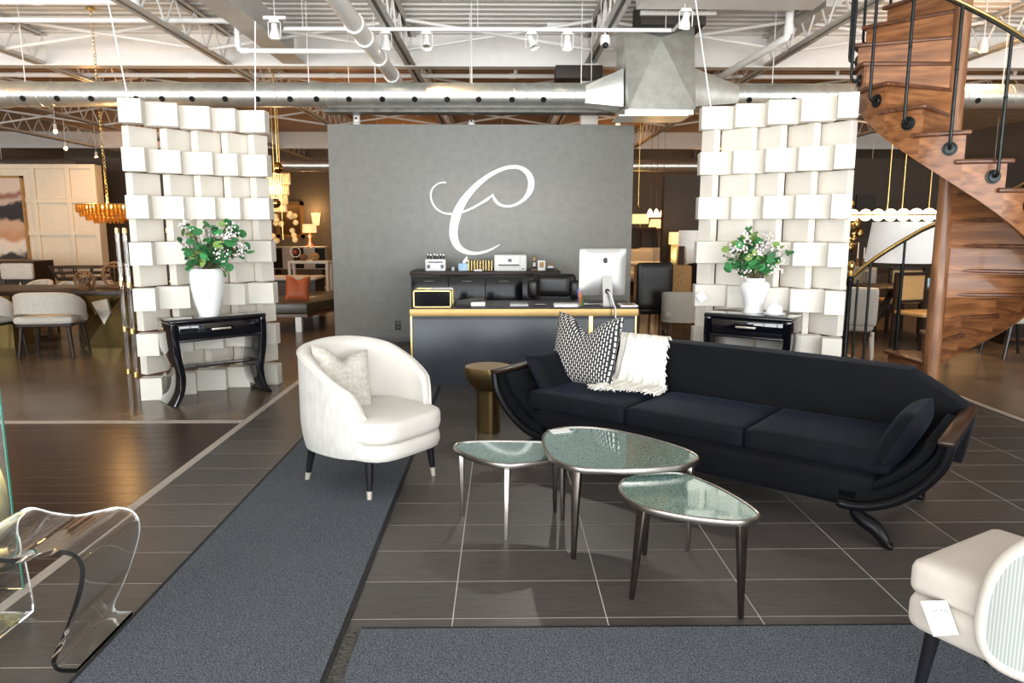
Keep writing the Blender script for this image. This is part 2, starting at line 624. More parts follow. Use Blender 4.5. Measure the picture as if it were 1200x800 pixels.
def ribbed_mat(name):
    """fine upright ribs counted round the curve of the shell"""
    m = mat(name, (0.44, 0.45, 0.42), 0.9)
    nt = m.node_tree
    b = nt.nodes['Principled BSDF']
    L = nt.links.new
    tc = nt.nodes.new('ShaderNodeTexCoord')
    sp = nt.nodes.new('ShaderNodeSeparateXYZ')
    at = nt.nodes.new('ShaderNodeMath')
    at.operation = 'ARCTAN2'
    ml = nt.nodes.new('ShaderNodeMath')
    ml.operation = 'MULTIPLY'
    ml.inputs[1].default_value = 210.0
    sn = nt.nodes.new('ShaderNodeMath')
    sn.operation = 'SINE'
    rp = nt.nodes.new('ShaderNodeValToRGB')
    rp.color_ramp.elements[0].position = 0.0
    rp.color_ramp.elements[0].color = (0.33, 0.355, 0.335, 1)
    rp.color_ramp.elements[1].color = (0.52, 0.525, 0.49, 1)
    L(tc.outputs['Object'], sp.inputs[0])
    L(sp.outputs['X'], at.inputs[0])
    L(sp.outputs['Y'], at.inputs[1])
    L(at.outputs[0], ml.inputs[0])
    L(ml.outputs[0], sn.inputs[0])
    L(sn.outputs[0], rp.inputs[0])
    L(rp.outputs[0], b.inputs['Base Color'])
    return m


ribbed_mat('ribbed_cloth')


def painting_mat(name):
    m = mat(name, (0.6, 0.5, 0.4), 0.7)
    nt = m.node_tree
    b = nt.nodes['Principled BSDF']
    tc = nt.nodes.new('ShaderNodeTexCoord')
    sp = nt.nodes.new('ShaderNodeSeparateXYZ')
    n = nt.nodes.new('ShaderNodeTexNoise')
    n.inputs['Scale'].default_value = 2.6
    n.inputs['Detail'].default_value = 6
    ad = nt.nodes.new('ShaderNodeMath')
    ad.operation = 'MULTIPLY_ADD'
    ad.inputs[1].default_value = 0.55
    mr = nt.nodes.new('ShaderNodeMapRange')
    mr.inputs['From Min'].default_value = -0.53
    mr.inputs['From Max'].default_value = 1.08
    rp = nt.nodes.new('ShaderNodeValToRGB')
    rp.color_ramp.interpolation = 'EASE'
    e = rp.color_ramp.elements
    e[0].position, e[0].color = 0.0, (0.03, 0.025, 0.025, 1)
    e[1].position, e[1].color = 1.0, (0.62, 0.42, 0.30, 1)
    for p, c in ((0.09, (0.05, 0.04, 0.04)), (0.14, (0.75, 0.62, 0.5)), (0.22, (0.8, 0.62, 0.48)), (0.30, (0.55, 0.26, 0.13)),
                 (0.46, (0.60, 0.36, 0.22)), (0.52, (0.03, 0.025, 0.025)), (0.64, (0.035, 0.028, 0.027)), (0.69, (0.55, 0.4, 0.3)),
                 (0.76, (0.30, 0.12, 0.08)), (0.82, (0.68, 0.5, 0.38))):
        q = e.new(p)
        q.color = (*c, 1)
    L = nt.links.new
    L(tc.outputs['Object'], sp.inputs[0])
    L(tc.outputs['Object'], n.inputs['Vector'])
    L(n.outputs['Fac'], ad.inputs[0])
    L(sp.outputs['Z'], ad.inputs[2])
    L(ad.outputs[0], mr.inputs['Value'])
    L(mr.outputs[0], rp.inputs[0])
    L(rp.outputs[0], b.inputs['Base Color'])
    return m


painting_mat('painting')

# ================================================================== the setting: floor
X0, X1 = -14.0, 13.0          # outer walls
YB, YF = 24.0, -5.0
floor = struct(MB().b2((X0, YF - 2, -0.2), (X1, YB, -0.0012)).build('floor', 'grout', smooth=False))
# ceramic tiles, 305 x 610 mm
TX, TY, TW, TD = -0.200, 2.669, 0.610, 0.305
gap = 0.0044
tile_me = None
cell = {}


def tile_piece(xa, xb, ya, yb, m='tile', name='tile'):
    key = (round(xb - xa, 3), round(yb - ya, 3), m)
    cx, cy = (xa + xb) / 2, (ya + yb) / 2
    if key not in cell:
        o = MB().box((0, 0, -0.006), (xb - xa, yb - ya, 0.012)).build(name, m, floor, bevel=0.0012, seg=1, smooth=False)
        cell[key] = o.data
        o.location = (cx, cy, 0)
        return o
    return share(name, cell[key], floor, (cx, cy, 0))


XL, XR = -2.02, 4.145
MAT_A, MAT_B = -1.475, -0.603
for i in range(-3, 8):
    xa, xb = TX + i * TW + gap / 2, TX + (i + 1) * TW - gap / 2
    xa, xb = max(xa, XL), min(xb, XR)
    if xb - xa < 0.05:
        continue
    for j in range(-3, 23):
        ya, yb = TY + j * TD + gap / 2, TY + (j + 1) * TD - gap / 2
        if j < 0 and xb > MAT_A + 0.1:
            if j == -1 and xb > MAT_B:                       # the cut course along the front mat
                tile_piece(max(xa, MAT_B - 0.03), xb, 2.60, yb)
            continue
        if xa > MAT_A and xb < MAT_B and yb < 6.9:           # wholly under the runner
            continue
        tile_piece(xa, xb, ya, yb)
# wooden planks on the left, long side to the right
for k in range(20):
    ya = 5.60 - (k + 1) * 0.14
    tile_piece(-6.2, -2.075, ya + 0.0016, ya + 0.14 - 0.0016, 'plank', 'plank')
# polished concrete
for lo, hi in (((X0, 5.68, -0.012), (-2.075, YB, 0)), ((4.20, YF, -0.012), (X1, YB, 0)), ((-2.02, 9.69, -0.012), (4.145, YB, 0)),
               ((X0, YF, -0.012), (-6.21, 5.62, 0)), ((-6.2, YF, -0.012), (-2.075, 2.79, 0)), ((-2.02, YF, -0.012), (4.145, 1.74, 0))):
    MB().b2(lo, hi).build('concrete_slab', 'concrete', floor, smooth=False)
for k, (lo, hi) in enumerate((((-2.075, YF, -0.01), (-2.02, 9.69, 0.002)), ((4.145, YF, -0.01), (4.20, 9.69, 0.002)),
                              ((-6.2, 5.60, -0.01), (-2.075, 5.68, 0.002)))):
    struct(MB().b2(lo, hi).build('trim_%d' % (k + 1), 'trim_stone', smooth=False), 'pale stone strip between floor finishes')

# walk-off mats
m1 = thing('runner_mat', 'long blue-grey carpet runner passing under the white armchair to the desk', 'mat', (0, 0, 0.001))
MB().b2((MAT_A + 0.02, 1.2, 0), (MAT_B - 0.02, 6.90, 0.010)).build('carpet', 'carpet', m1, smooth=False)
for xa, xb in ((MAT_A, MAT_A + 0.02), (MAT_B - 0.02, MAT_B)):
    MB().b2((xa, 1.2, 0), (xb, 6.90, 0.007)).build('edge', 'mat_edge', m1, smooth=False)
m2 = thing('entrance_mat', 'blue-grey carpet mat lying across the front edge of the tiles', 'mat', (0, 0, 0.001))
MB().b2((-0.545, 0.9, 0), (5.5, 2.580, 0.010)).build('carpet', 'carpet', m2, smooth=False)
MB().b2((-0.545, 2.580, 0), (5.5, 2.597, 0.006)).build('edge', 'mat_edge', m2, smooth=False)
MB().b2((-0.603, 0.9, 0), (-0.545, 2.597, 0.003)).build('rubber_strip', 'mat_strip', m2, smooth=False)

# ================================================================== the setting: ceiling
ZD, ZB = 4.15, 3.72           # underside of deck, underside of girders
GY = 10.5
prof = []
y = YF
while y < YB + 1:
    prof += [(y, ZD), (y + 0.10, ZD), (y + 0.125, ZD + 0.05), (y + 0.175, ZD + 0.05)]
    y += 0.2
dk = MB()


def deck_part(m, pr):
    n = len(pr)
    m.add([(X0, a, b) for a, b in pr] + [(X1, a, b) for a, b in pr], [(i, i + 1, n + i + 1, n + i) for i in range(n - 1)])


deck_part(dk, [p for p in prof if p[0] < GY + 0.1])
dk.b2((X0, YF, ZD + 0.08), (X1, YB + 1, ZD + 0.3))
ceiling = struct(dk.build('ceiling', 'deck_white', smooth=False))
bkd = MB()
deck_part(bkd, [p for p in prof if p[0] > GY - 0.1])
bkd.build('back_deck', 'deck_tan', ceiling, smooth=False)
for gy in (GY, 2 * GY):
    g = MB().b2((X0, gy - 0.006, ZB), (X1, gy + 0.006, ZD))
    g.b2((X0, gy - 0.10, ZB - 0.018), (X1, gy + 0.10, ZB))
    g.b2((X0, gy - 0.10, ZD - 0.018), (X1, gy + 0.10, ZD - 0.001))
    g.build('girder', 'steel_white', ceiling, smooth=False)
JX = [-11.25, -8.76, -6.269, -3.74, -1.254, 1.188, 3.657, 6.15, 8.65]
for x in JX:
    j = thing('roof_joist', '', '')
    del j['label'], j['category']
    j.parent = ceiling
    for nm, zz in (('bottom_chord', ZB - 0.01), ('top_chord', ZD - 0.05)):
        c = MB()
        for s in (-1, 1):
            c.b2((x + s * 0.012, 4.5, zz), (x + s * 0.075, YB, zz + 0.008))
            c.b2((x + s * 0.012, 4.5, zz), (x + s * 0.020, YB, zz + 0.06))
        c.build(nm, 'steel_grey', j, smooth=False)
    webs = MB()
    yy, up = 6.6, False
    while yy < YB:
        a, b = (ZB + 0.03, ZD - 0.03) if up else (ZD - 0.03, ZB + 0.03)
        if yy < 10.3 and -7 < x < 7:
            MB().cyl((x, yy, a), (x, yy + 0.28, b), 0.013, n=8).build('web_rod', 'steel_white', j)
        else:
            webs.cyl((x, yy, a), (x, yy + 0.28, b), 0.013, n=5)
        yy += 0.28
        up = not up
    wo = webs.build('web', 'steel_white', j)
    wo['kind'] = 'stuff'
for i in range(len(JX) - 1):
    for yb in (9.6, 13.2, 16.5):
        for s in (0, 1):
            a, b = (ZB + 0.02, ZD - 0.06) if s else (ZD - 0.06, ZB + 0.02)
            MB().cyl((JX[i] + 0.05, yb + s * 0.03, a), (JX[i + 1] - 0.05, yb + s * 0.03, b), 0.022, n=8).build('bridging_bar', 'steel_white', ceiling)
# deeper plate girders running to the back, and the white bulkhead over the plenum
xg = P(345, 77, 10.4).x
dj = MB().b2((xg - 0.15, 4.5, ZB + 0.01), (xg + 0.15, 10.40, ZB + 0.03))
dj.b2((xg - 0.008, 4.5, ZB + 0.03), (xg + 0.008, 10.40, ZD - 0.01))
dj.build('deep_joist', 'steel_grey', ceiling, smooth=False)
q = P(905, 45, 10.2)
MB().b2((q.x + 0.02, 8.6, 3.98), (q.x + 0.20, 10.4, 4.14)).build('deep_joist', 'steel_grey', ceiling, smooth=False)
a, b = P(745, 11, 8.2), P(952, 11, 8.2)
MB().b2((a.x, 7.2, a.z), (b.x, 8.2, 4.12)).build('bulkhead', 'steel_white', ceiling, smooth=False)
a, b = P(641, 33, 10.0), P(667, 12, 10.0)
MB().b2((a.x, 9.97, a.z), (b.x, 10.0, b.z)).build('cover_plate', 'steel_white', ceiling, bevel=0.004)

# ================================================================== the setting: walls
t = 0.2
struct(MB().b2((X0 - t, YF, 0), (X0, YB, 4.4)).build('wall_left', 'wall_taupe', smooth=False))
struct(MB().b2((X1, YF, 0), (X1 + t, YB, 4.4)).build('wall_right', 'wall_taupe', smooth=False))
struct(MB().b2((X0, YB, 0), (X1, YB + t, 4.4)).build('wall_back', 'wall_taupe', smooth=False))
# shop front behind the camera: mullions, transom
wf = MB()
for k in range(10):
    x = X0 + 1 + k * 2.75
    wf.b2((x - 0.04, YF, 0), (x + 0.04, YF + 0.1, 3.75))
for z in (0.05, 2.6, 3.72):
    wf.b2((X0, YF, z - 0.05), (X1, YF + 0.1, z + 0.05))
struct(wf.build('window_1', 'plastic_black', smooth=False))
struct(MB().b2((X0, YF, 3.77), (X1, YF + 0.15, 4.4)).build('wall_front', 'steel_white', smooth=False))
# reception partition
WX0, WX1, WY, WZ = -2.258, 1.712, 9.70, 2.84
wr = struct(MB().b2((WX0, WY, 0), (WX1, WY + 0.16, WZ)).build('wall_reception', 'wall_grey', bevel=0.004))
struct(MB().b2((WX0, WY - 0.012, 0), (WX1, WY, 0.10)).build('baseboard_reception', 'base_grey', bevel=0.003))
# white column behind it
q = P(690, 135, 10.3)
struct(MB().b2((q.x - 0.115, 10.2, 0), (q.x + 0.115, 10.43, ZB - 0.018)).build('wall_column', 'steel_white', bevel=0.004))
# panelled cream partition on the left
PY = 13.0
pl, pr = P(-170, 200, PY).x, P(116, 250, PY).x
wp = struct(MB().b2((pl, PY + 0.012, 0), (pr, PY + 0.2, 2.60)).build('wall_panelled', 'wall_cream', smooth=False))
bxs = [pr - 0.04]
bx_ = P(80, 215, PY).x
while bx_ > pl:
    bxs.append(bx_)
    bx_ -= 0.60
bzs = [P(60, yy, PY).z for yy in (195, 235, 273, 311)]
bzs += [bzs[-1] - 0.6, 0.08]
for x_ in bxs:
    MB().b2((x_ - 0.038, PY - 0.022, 0), (x_ + 0.038, PY + 0.012, 2.60)).build('batten', 'wall_cream', wp, bevel=0.003, seg=1)
for z_ in bzs:
    MB().b2((pl, PY - 0.020, z_ - 0.038), (pr, PY + 0.012, z_ + 0.038)).build('batten', 'wall_cream', wp, bevel=0.003, seg=1)
for i in range(len(bxs) - 1):
    for k in range(len(bzs) - 1):
        MB().b2((bxs[i + 1] + 0.044, PY + 0.004, bzs[k + 1] + 0.044), (bxs[i] - 0.044, PY + 0.0125, bzs[k] - 0.044)).build('panel', 'wall_cream', wp, smooth=False)
# dark return beside it and dark display partitions
a = P(112, 190, 14.5)
struct(MB().b2((a.x - 0.2, 14.2, 0), (P(160, 190, 14.5).x + 0.9, 14.4, a.z + 0.06)).build('wall_alcove', 'wall_dark', smooth=False))
a, b = P(779, 205, 13.5), P(850, 205, 13.5)
struct(MB().b2((a.x, 13.5, 0), (b.x + 0.2, 13.7, a.z)).build('wall_display', 'wall_dark', smooth=False))
a, b = P(985, 200, 15), P(1260, 200, 15)
struct(MB().b2((a.x, 15, 0), (b.x, 15.2, 2.9)).build('wall_lounge', 'wall_dark', smooth=False))

# ================================================================== ducts and ceiling services
DY = 9.0
a, b = P(500, 97, DY), P(500, 126, DY)
DR, DZ = (a.z - b.z) / 2, (a.z + b.z) / 2


def round_duct(x0, x1, y, z, r, parent, name='duct_pipe', m='galv', seam=0.14):
    """spiral duct with a helical lock seam"""
    d = MB()
    d.tube([(x0, y, z), (x1, y, z)], r, 40)
    o = d.build(name, m, parent)
    s = MB()
    turns = (x1 - x0) / seam
    n = int(turns * 16)
    s.tube([(x0 + (x1 - x0) * i / n, y + (r + 0.001) * math.cos(2 * PI * turns * i / n), z + (r + 0.001) * math.sin(2 * PI * turns * i / n)) for i in range(n + 1)], 0.004, 4)
    s.build('lock_seam', m, o)
    return o


duct = thing('supply_duct', 'galvanised spiral air duct with box plenum hanging above the grey partition', 'air duct', (0, 0, 0))
xa, xb = P(14, 112, DY).x, P(686, 112, DY).x
round_duct(xa, xb, DY, DZ, DR, duct)
MB().tube([(-9.5, DY, DZ), (xa - 0.10, DY, DZ), (xa + 0.02, DY, DZ)], [DR * 1.14, DR * 1.14, DR * 1.0], 40).build('reducer', 'galv', duct)
xc, xd = P(862, 112, DY).x, 9.5
round_duct(xc, xd, DY, DZ, DR, duct)
# punched air outlets
for px in (27, 67, 107, 160, 190, 225, 264, 302, 340, 371, 409, 448, 486, 524, 561, 600, 637, 878, 1146, 1010, 930):
    q = P(px, 120, DY - DR * 0.9)
    ang = -0.50
    c = Vector((q.x, DY - DR * math.cos(ang), DZ + DR * math.sin(ang)))
    nrm = Vector((0, -math.cos(ang), math.sin(ang)))
    MB().tube([c - nrm * 0.01, c + nrm * 0.004], 0.034, 16).build('outlet', 'black_hole', duct)
# plenum box and its transitions
bx0, bx1 = P(727, 80, DY).x, P(808, 80, DY).x
zt, zbm = P(770, 28, DY - 0.3).z, P(770, 127, DY - 0.5).z
bm_ = MB()
F, Bk = DY - 0.32, DY + 0.32
TL, TR = (bx0, F + 0.16, zt), (bx1, F + 0.16, zt)
BL, BR = (bx0 + 0.03, F - 0.16, zbm), (bx1 - 0.03, F - 0.16, zbm)
A = ((bx0 + bx1) / 2, F + 0.04, zt - 0.14)
TBL, TBR, BBL, BBR = (bx0, Bk, zt), (bx1, Bk, zt), (bx0, Bk, zbm), (bx1, Bk, zbm)
bm_.add([TL, TR, A, BL, BR, TBL, TBR, BBL, BBR], [(0, 2, 1), (0, 3, 2), (2, 4, 1), (3, 4, 2), (5, 6, 8, 7), (0, 5, 7, 3), (1, 4, 8, 6), (0, 1, 6, 5), (3, 7, 8, 4)])
bm_.build('plenum_box', 'galv', duct, smooth=False, recalc=True)
fl = MB()
fl.b2((bx0 - 0.07, F - 0.10, zbm - 0.07), (bx1 - 0.10, Bk - 0.2, zbm - 0.055))
fl.b2((bx0 + 0.0, F - 0.10, zbm - 0.055), (bx1 - 0.04, Bk - 0.15, zbm - 0.001))
fl.build('collar', 'galv', duct, smooth=False)


def square_to_round(xs, xr, parent):
    n = 40
    ring = [(xr, DY + DR * math.cos(2 * PI * i / n), DZ + DR * math.sin(2 * PI * i / n)) for i in range(n)]
    hw, z0, z1 = 0.26, P(770, 124, DY - 0.3).z, P(770, 79, DY - 0.3).z
    sq = []
    for i in range(n):
        c, s = math.cos(2 * PI * i / n), math.sin(2 * PI * i / n)
        k = 1 / max(abs(c), abs(s))
        sq.append((xs, DY + c * k * hw, (z0 + z1) / 2 + s * k * (z1 - z0) / 2))
    m = MB()
    m.add(sq + ring, [(i, (i + 1) % n, n + (i + 1) % n, n + i) for i in range(n)])
    return m.build('transition', 'galv', parent, ang=25, recalc=True)


square_to_round(bx0, P(685, 112, DY).x, duct)
square_to_round(bx1, P(862, 112, DY).x, duct)
# riser above the plenum, dark throat with pale flange
a, b = P(748, 34, 8.9), P(823, 14, 8.9)
MB().b2((a.x, 8.72, zt), (b.x, 9.3, 4.12)).build('riser', 'dark_brown', duct, smooth=False)
MB().b2((a.x - 0.02, 8.66, P(780, 17, 8.66).z), (b.x + 0.10, 8.72, P(780, 12, 8.66).z)).build('flange', 'steel_white', duct, bevel=0.003)
# hanger rods
for px, sx in ((30, 0), (362, 0), (440, 0), (553, 0), (681, 0), (905, 0), (1175, 0)):
    x = P(px, 100, DY).x
    MB().cyl((x, DY, DZ + DR - 0.01), (x, DY, ZD - 0.02), 0.006, n=6).build('hanger_rod', 'steel_white', duct)
for xa_, xb_ in ((-5.2, -4.9), (-4.95, -4.65)):
    pass
# shallow dark tray duct just behind it
a, b = P(382, 133, 9.5), P(720, 133, 9.5)
tr = thing('cable_tray', 'shallow dark metal tray running behind the round duct over the partition', 'tray')
MB().b2((a.x, 9.35, a.z), (b.x, 9.62, a.z + 0.12)).build('trough', 'galv_dark', tr, smooth=False)
for x in (a.x + 0.3, (a.x + b.x) / 2, b.x - 0.3):
    MB().cyl((x, 9.5, a.z + 0.1), (x, 9.5, ZD), 0.005, n=6).build('hanger_rod', 'steel_white', tr)
a, b = P(650, 95, 10.2), P(704, 80, 10.2)
tag(MB().b2((a.x, 10.0, a.z), (b.x, 10.3, b.z)).build('junction_cabinet', 'dark_brown', bevel=0.004), 'dark brown box fixed under the white girder near the plenum', 'box')
# long duct at the back
bd = thing('return_duct', 'distant round duct crossing the back of the showroom below the trusses', 'air duct')
z = P(500, 194, 18).z
round_duct(X0 + 0.1, X1 - 0.1, 18, z, 0.14, bd, m='galv', seam=0.3)
for x in range(-12, 13, 3):
    MB().cyl((x, 18, z + 0.13), (x, 18, ZD), 0.006, n=6).build('hanger_rod', 'steel_white', bd)


# pipes
def pipe(name, pts, r, label, m='pipe_white', joints=()):
    t_ = thing(name, label, 'pipe')
    MB().tube(pts, r, 14).build('run', m, t_)
    for c, d in joints:
        c, d = Vector(c), Vector(d).normalized()
        MB().tube([c - d * 0.05, c + d * 0.05], r * 1.22, 14).build('coupling', m, t_)
    return t_


q0, q1 = P(395, 0, 7.0), P(467, 97, 10.6)
zq = 3.50
xq = P(467, 97, 10.6).x
k = xq / 10.6
pp = [(xq, 6.2, zq), (xq, 13.0, zq)]
pipe('drain_pipe', pp, 0.085, 'thick white pipe with ring couplings running front to back over the duct', 'pipe_white',
     [((xq, yy, zq), (0, 1, 0)) for yy in (7.55, 8.1, 9.0, 10.0)])
qa, qb, qc, qd = P(180, 24, 8.8), P(277, 24, 8.8), P(282, 58, 8.8), P(440, 60, 8.8)
pts = [(-9, 8.8, qa.z), (qb.x - 0.06, 8.8, qa.z), (qb.x - 0.015, 8.8, qa.z - 0.015), (qb.x, 8.8, qa.z - 0.06), (qb.x, 8.8, qd.z + 0.06), (qb.x + 0.015, 8.8, qd.z + 0.015), (qb.x + 0.06, 8.8, qd.z), (qd.x, 8.8, qd.z)]
pipe('sprinkler_pipe', pts, 0.030, 'white pipe that drops through two elbows in front of the girder', joints=[((qb.x - 0.07, 8.8, qa.z), (1, 0, 0)), ((qb.x, 8.8, qd.z + 0.08), (0, 0, 1)), ((qb.x + 0.08, 8.8, qd.z), (1, 0, 0))])
qa = P(100, 2, 8.2)
pipe('sprinkler_pipe', [(-8, 8.2, qa.z), (P(165, 2, 8.2).x, 8.2, qa.z)], 0.035, 'straight white pipe under the deck that ends at the first joist', joints=[((P(45, 2, 8.2).x, 8.2, qa.z), (1, 0, 0)), ((P(158, 2, 8.2).x, 8.2, qa.z), (1, 0, 0))])
qv = P(924, 42, 8.6)
pe = P(843, 91, 10.3)
ze = qv.z - 0.04
pipe('sprinkler_pipe', [(qv.x, 8.6, 4.14), (qv.x, 8.6, ze + 0.08), (qv.x - 0.02, 8.62, ze + 0.02), (qv.x - 0.06, 8.68, ze), (pe.x, 10.35, pe.z)], 0.045,
     'white pipe that comes down beside the bulkhead and bends toward the duct', joints=[((qv.x, 8.6, ze + 0.10), (0, 0, 1))])
zc = P(200, 88, 11.6).z
pipe('sprinkler_pipe', [(X0 + 0.2, 11.6, zc), (X1 - 0.2, 11.6, zc)], 0.035, 'long white pipe crossing behind the girder just above the duct', joints=[((P(x, 88, 11.6).x, 11.6, zc), (1, 0, 0)) for x in (24, 225, 300, 390, 600)])

lp0 = [o for o in bpy.data.objects if o.name.startswith('sprinkler_pipe') and o.parent is None][-1]
for px in (604, 981, 1189):
    x = P(px, 88, 11.6).x
    MB().lathe([(0.018, 0.03), (0.03, 0.05), (0.03, 0.09), (0.02, 0.10), (0.012, 0.13), (0.03, 0.14), (0.03, 0.145)], 10, (x, 11.6, zc)).build('sprinkler_head', 'pipe_white', lp0)
# track with spot lamps
track = thing('lighting_track', 'white lighting track hung on thin rods in front of the girder', 'light track')
TYY = 8.5
ta, tb = P(333, 34, TYY), P(787, 34, TYY)
TZ = ta.z
MB().b2((ta.x, TYY - 0.017, TZ - 0.017), (tb.x, TYY + 0.017, TZ + 0.017)).build('rail', 'pipe_white', track, smooth=False)
for px in (355, 560, 704, 780):
    x = P(px, 34, TYY).x
    MB().cyl((x, TYY, TZ), (x, TYY, 4.15), 0.004, n=6).build('suspension_rod', 'steel_white', track)
t2 = thing('lighting_track', 'grey lighting track running toward the shop front past the plenum', 'light track')
MB().tube([(tb.x + 0.02, TYY, TZ), (tb.x + 0.02, 3.4, TZ)], 0.02, 4).build('rail', 'steel_grey', t2)
MB().cyl((tb.x + 0.02, 8.0, TZ), (tb.x + 0.02, 8.0, 4.15), 0.004, n=6).build('suspension_rod', 'steel_white', t2)
# own short track for the lamp at the left
t3 = thing('lighting_track', 'short white track piece left of the long track over the deep joist', 'light track')
xs = P(322, 25, 8.2).x
MB().b2((xs - 0.12, 8.18, TZ + 0.02), (xs + 0.12, 8.22, TZ + 0.05)).build('rail', 'pipe_white', t3, smooth=False)
MB().cyl((xs, 8.2, TZ + 0.05), (xs, 8.2, 4.15), 0.005, n=6).build('suspension_rod', 'steel_white', t3)


def track_lamp(px, Y, z0, tilt, yaw, label, face='bulb_white', hs=0.20, m='pipe_white', power=0, target=None):
    x = P(px, 40, Y).x
    L = thing('track_spotlight', label, 'spotlight', (x, Y, z0), 0, 'spotlights on the ceiling tracks')
    MB().box((0, 0, -0.012), (0.10, 0.035, 0.024)).build('adapter', m, L, bevel=0.003)
    yk = MB()
    for s in (-1, 1):
        yk.box((s * 0.065, 0, -0.10), (0.006, 0.02, 0.15))
    yk.box((0, 0, -0.027), (0.136, 0.02, 0.006))
    yk.build('yoke', m, L, smooth=False)
    M = Matrix.Translation((0, 0, -0.10)) @ Euler((tilt, 0, yaw)).to_matrix().to_4x4()
    hd = MB().lathe([(0.020, 0.06), (0.032, 0.055), (0.035, 0.0), (0.055, -0.05), (0.062, -0.09), (0.052, -0.09), (0.045, -0.06), (0.02, -0.055)], 20)
    h = MB()
    h.add(hd.v, hd.f, M)
    h.build('lamp_head', m, L)
    ln = MB().lathe([(0.001, -0.062), (0.05, -0.066), (0.05, -0.075), (0.001, -0.080)], 16)
    l2 = MB()
    l2.add(ln.v, ln.f, M)
    l2.build('lens', face, L)
    return L


track_lamp(452, TYY, TZ - 0.017, 0.15, 0.3, 'white spotlight on the long track beside the thick pipe')
track_lamp(500, TYY, TZ - 0.017, -0.4, 0.0, 'white spotlight with silver face on the track between pipe and cross braces', 'silver')
track_lamp(623, TYY, TZ - 0.017, -0.5, 0.8, 'silver-faced round spotlight on the track left of the cover plate', 'silver')
track_lamp(665, TYY, TZ - 0.017, -0.1, 0.0, 'white upright spotlight on the track beneath the cover plate')
track_lamp(322, 8.2, TZ + 0.02, 0.1, 0.0, 'warm lit white spotlight hanging by the deep joist')
track_lamp(803, 7.6, TZ - 0.02, 0.2, 0.9, 'tilted white spotlight on the track in front of the plenum')
track_lamp(838, 4.2, TZ - 0.02, -0.5, 0.4, 'white spotlight on the grey track toward the shop front, aimed at the right screen')
spot((P(838, 40, 4.2).x, 4.25, TZ - 0.22), (2.35, 6.3, 1.7), 26, (1.0, 0.84, 0.60), 62, 0.03, 0.4)
spot((xs, 8.15, TZ - 0.2), (-2.6, 6.6, 1.6), 60, (1.0, 0.90, 0.74), 55)
spot((tb.x + 0.1, 7.55, TZ - 0.2), (2.3, 6.2, 1.6), 30, (1.0, 0.85, 0.62), 60)
spot((P(665, 40, TYY).x, TYY - 0.05, TZ - 0.2), (0.7, 3.4, 0.4), 150, (1.0, 0.95, 0.86), 50)
spot((P(500, 40, TYY).x, TYY - 0.05, TZ - 0.2), (0.1, 9.7, 2.55), 45, (1.0, 0.66, 0.34), 75, blend=1.0)

# dome camera on the joist
q = P(709, 50, 8.6)
cam_t = thing('security_camera', 'white dome security camera under the joist beside the plenum', 'camera', (q.x, 8.6, q.z))
MB().lathe([(0.055, -0.03), (0.062, 0.02), (0.05, 0.075), (0.03, 0.085)], 24).build('housing', 'plastic_white', cam_t)
MB().ball((0, -0.035, -0.035), 0.036).build('lens_dome', 'plastic_black', cam_t)
MB().cyl((0, 0, 0.08), (0, 0, 0.35), 0.012, n=8).build('bracket', 'steel_white', cam_t)
# small white sensors peeping over the partition
for px, py in ((420, 137), (553, 143)):
    q = P(px, py, 9.9)
    c = thing('uplight', 'small white spotlight peeping over the grey partition' if px < 500 else 'tiny white lamp on top of the grey partition under the duct', 'spotlight', (q.x, 9.78, WZ))
    MB().lathe([(0.05, 0), (0.05, 0.02), (0.03, 0.03)], 14).build('foot', 'plastic_white', c)
    MB().tube([(0, 0, 0.03), (0, 0, 0.13 if px < 500 else 0.07)], 0.045 if px < 500 else 0.03, 14).build('lamp_head', 'plastic_white', c, bevel=0.008)
    MB().ball((0, -0.042, 0.08 if px < 500 else 0.05), 0.016).build('lens', 'plastic_black', c)

# bare bulbs glowing under the far trusses
for px, py, Y, lb in ((65, 154, 13.6, 'bright warm lamp glowing above the cream panelled wall'), (77, 174, 16, 'second warm lamp beneath the far girder over the panelled wall'),
                      (113, 185, 17, 'small warm lamp at the corner of the panelled wall'), (855, 163, 14, 'bright warm lamp under the trusses beside the right screen')):
    q = P(px, py, Y)
    L = thing('ceiling_lamp', lb, 'lamp', q)
    MB().ball((0, 0, 0), 0.035).build('bulb', 'bulb', L)
    MB().cyl((0, 0, 0.03), (0, 0, 0.13), 0.03, n=12).build('holder', 'plastic_white', L)
    MB().cyl((0, 0, 0.13), (0, 0, ZD - q.z), 0.006, n=6).build('rod', 'steel_white', L)

# ================================================================== woven block screens
BLK = (0.15, 0.2)


def block_screen(name, label, evens, odds, cat='screen', base=(0, 0, 0), sgn=1):
    scr = thing(name, label, cat, base)
    B = Vector(base)
    cache = {}
    for row in range(13):
        z = 2.5 - 0.2 * row
        lst = evens if row % 2 == 0 else odds
        for i, (p0, p1, dep) in enumerate(lst):
            p0, p1 = Vector((*p0, 0)), Vector((*p1, 0))
            L = (p1 - p0).length
            ang = math.atan2(p1.y - p0.y, p1.x - p0.x)
            key = (row % 2, i)
            if key not in cache:
                o = MB().box((L / 2, dep / 2, 0), (L, dep, 0.199)).build('block', 'block_white', scr, bevel=0.0025, seg=1, smooth=False)
                cache[key] = o
                o.location = (p0.x - B.x, p0.y - B.y, z)
                o.rotation_euler = (0, 0, ang)
            else:
                share('block', cache[key], scr, (p0.x - B.x, p0.y - B.y, z), (0, 0, ang))
    return scr


lev = [((-3.222, 6.345), (-3.045, 6.381), 0.13), ((-3.102, 6.524), (-2.840, 6.612), 0.13), ((-2.885, 6.729), (-2.627, 6.777), 0.13),
       ((-2.659, 6.885), (-2.442, 6.890), 0.13), ((-2.447, 7.005), (-2.205, 6.995), 0.13)]


def odd_from(px0, px1, zrow, line):
    pass


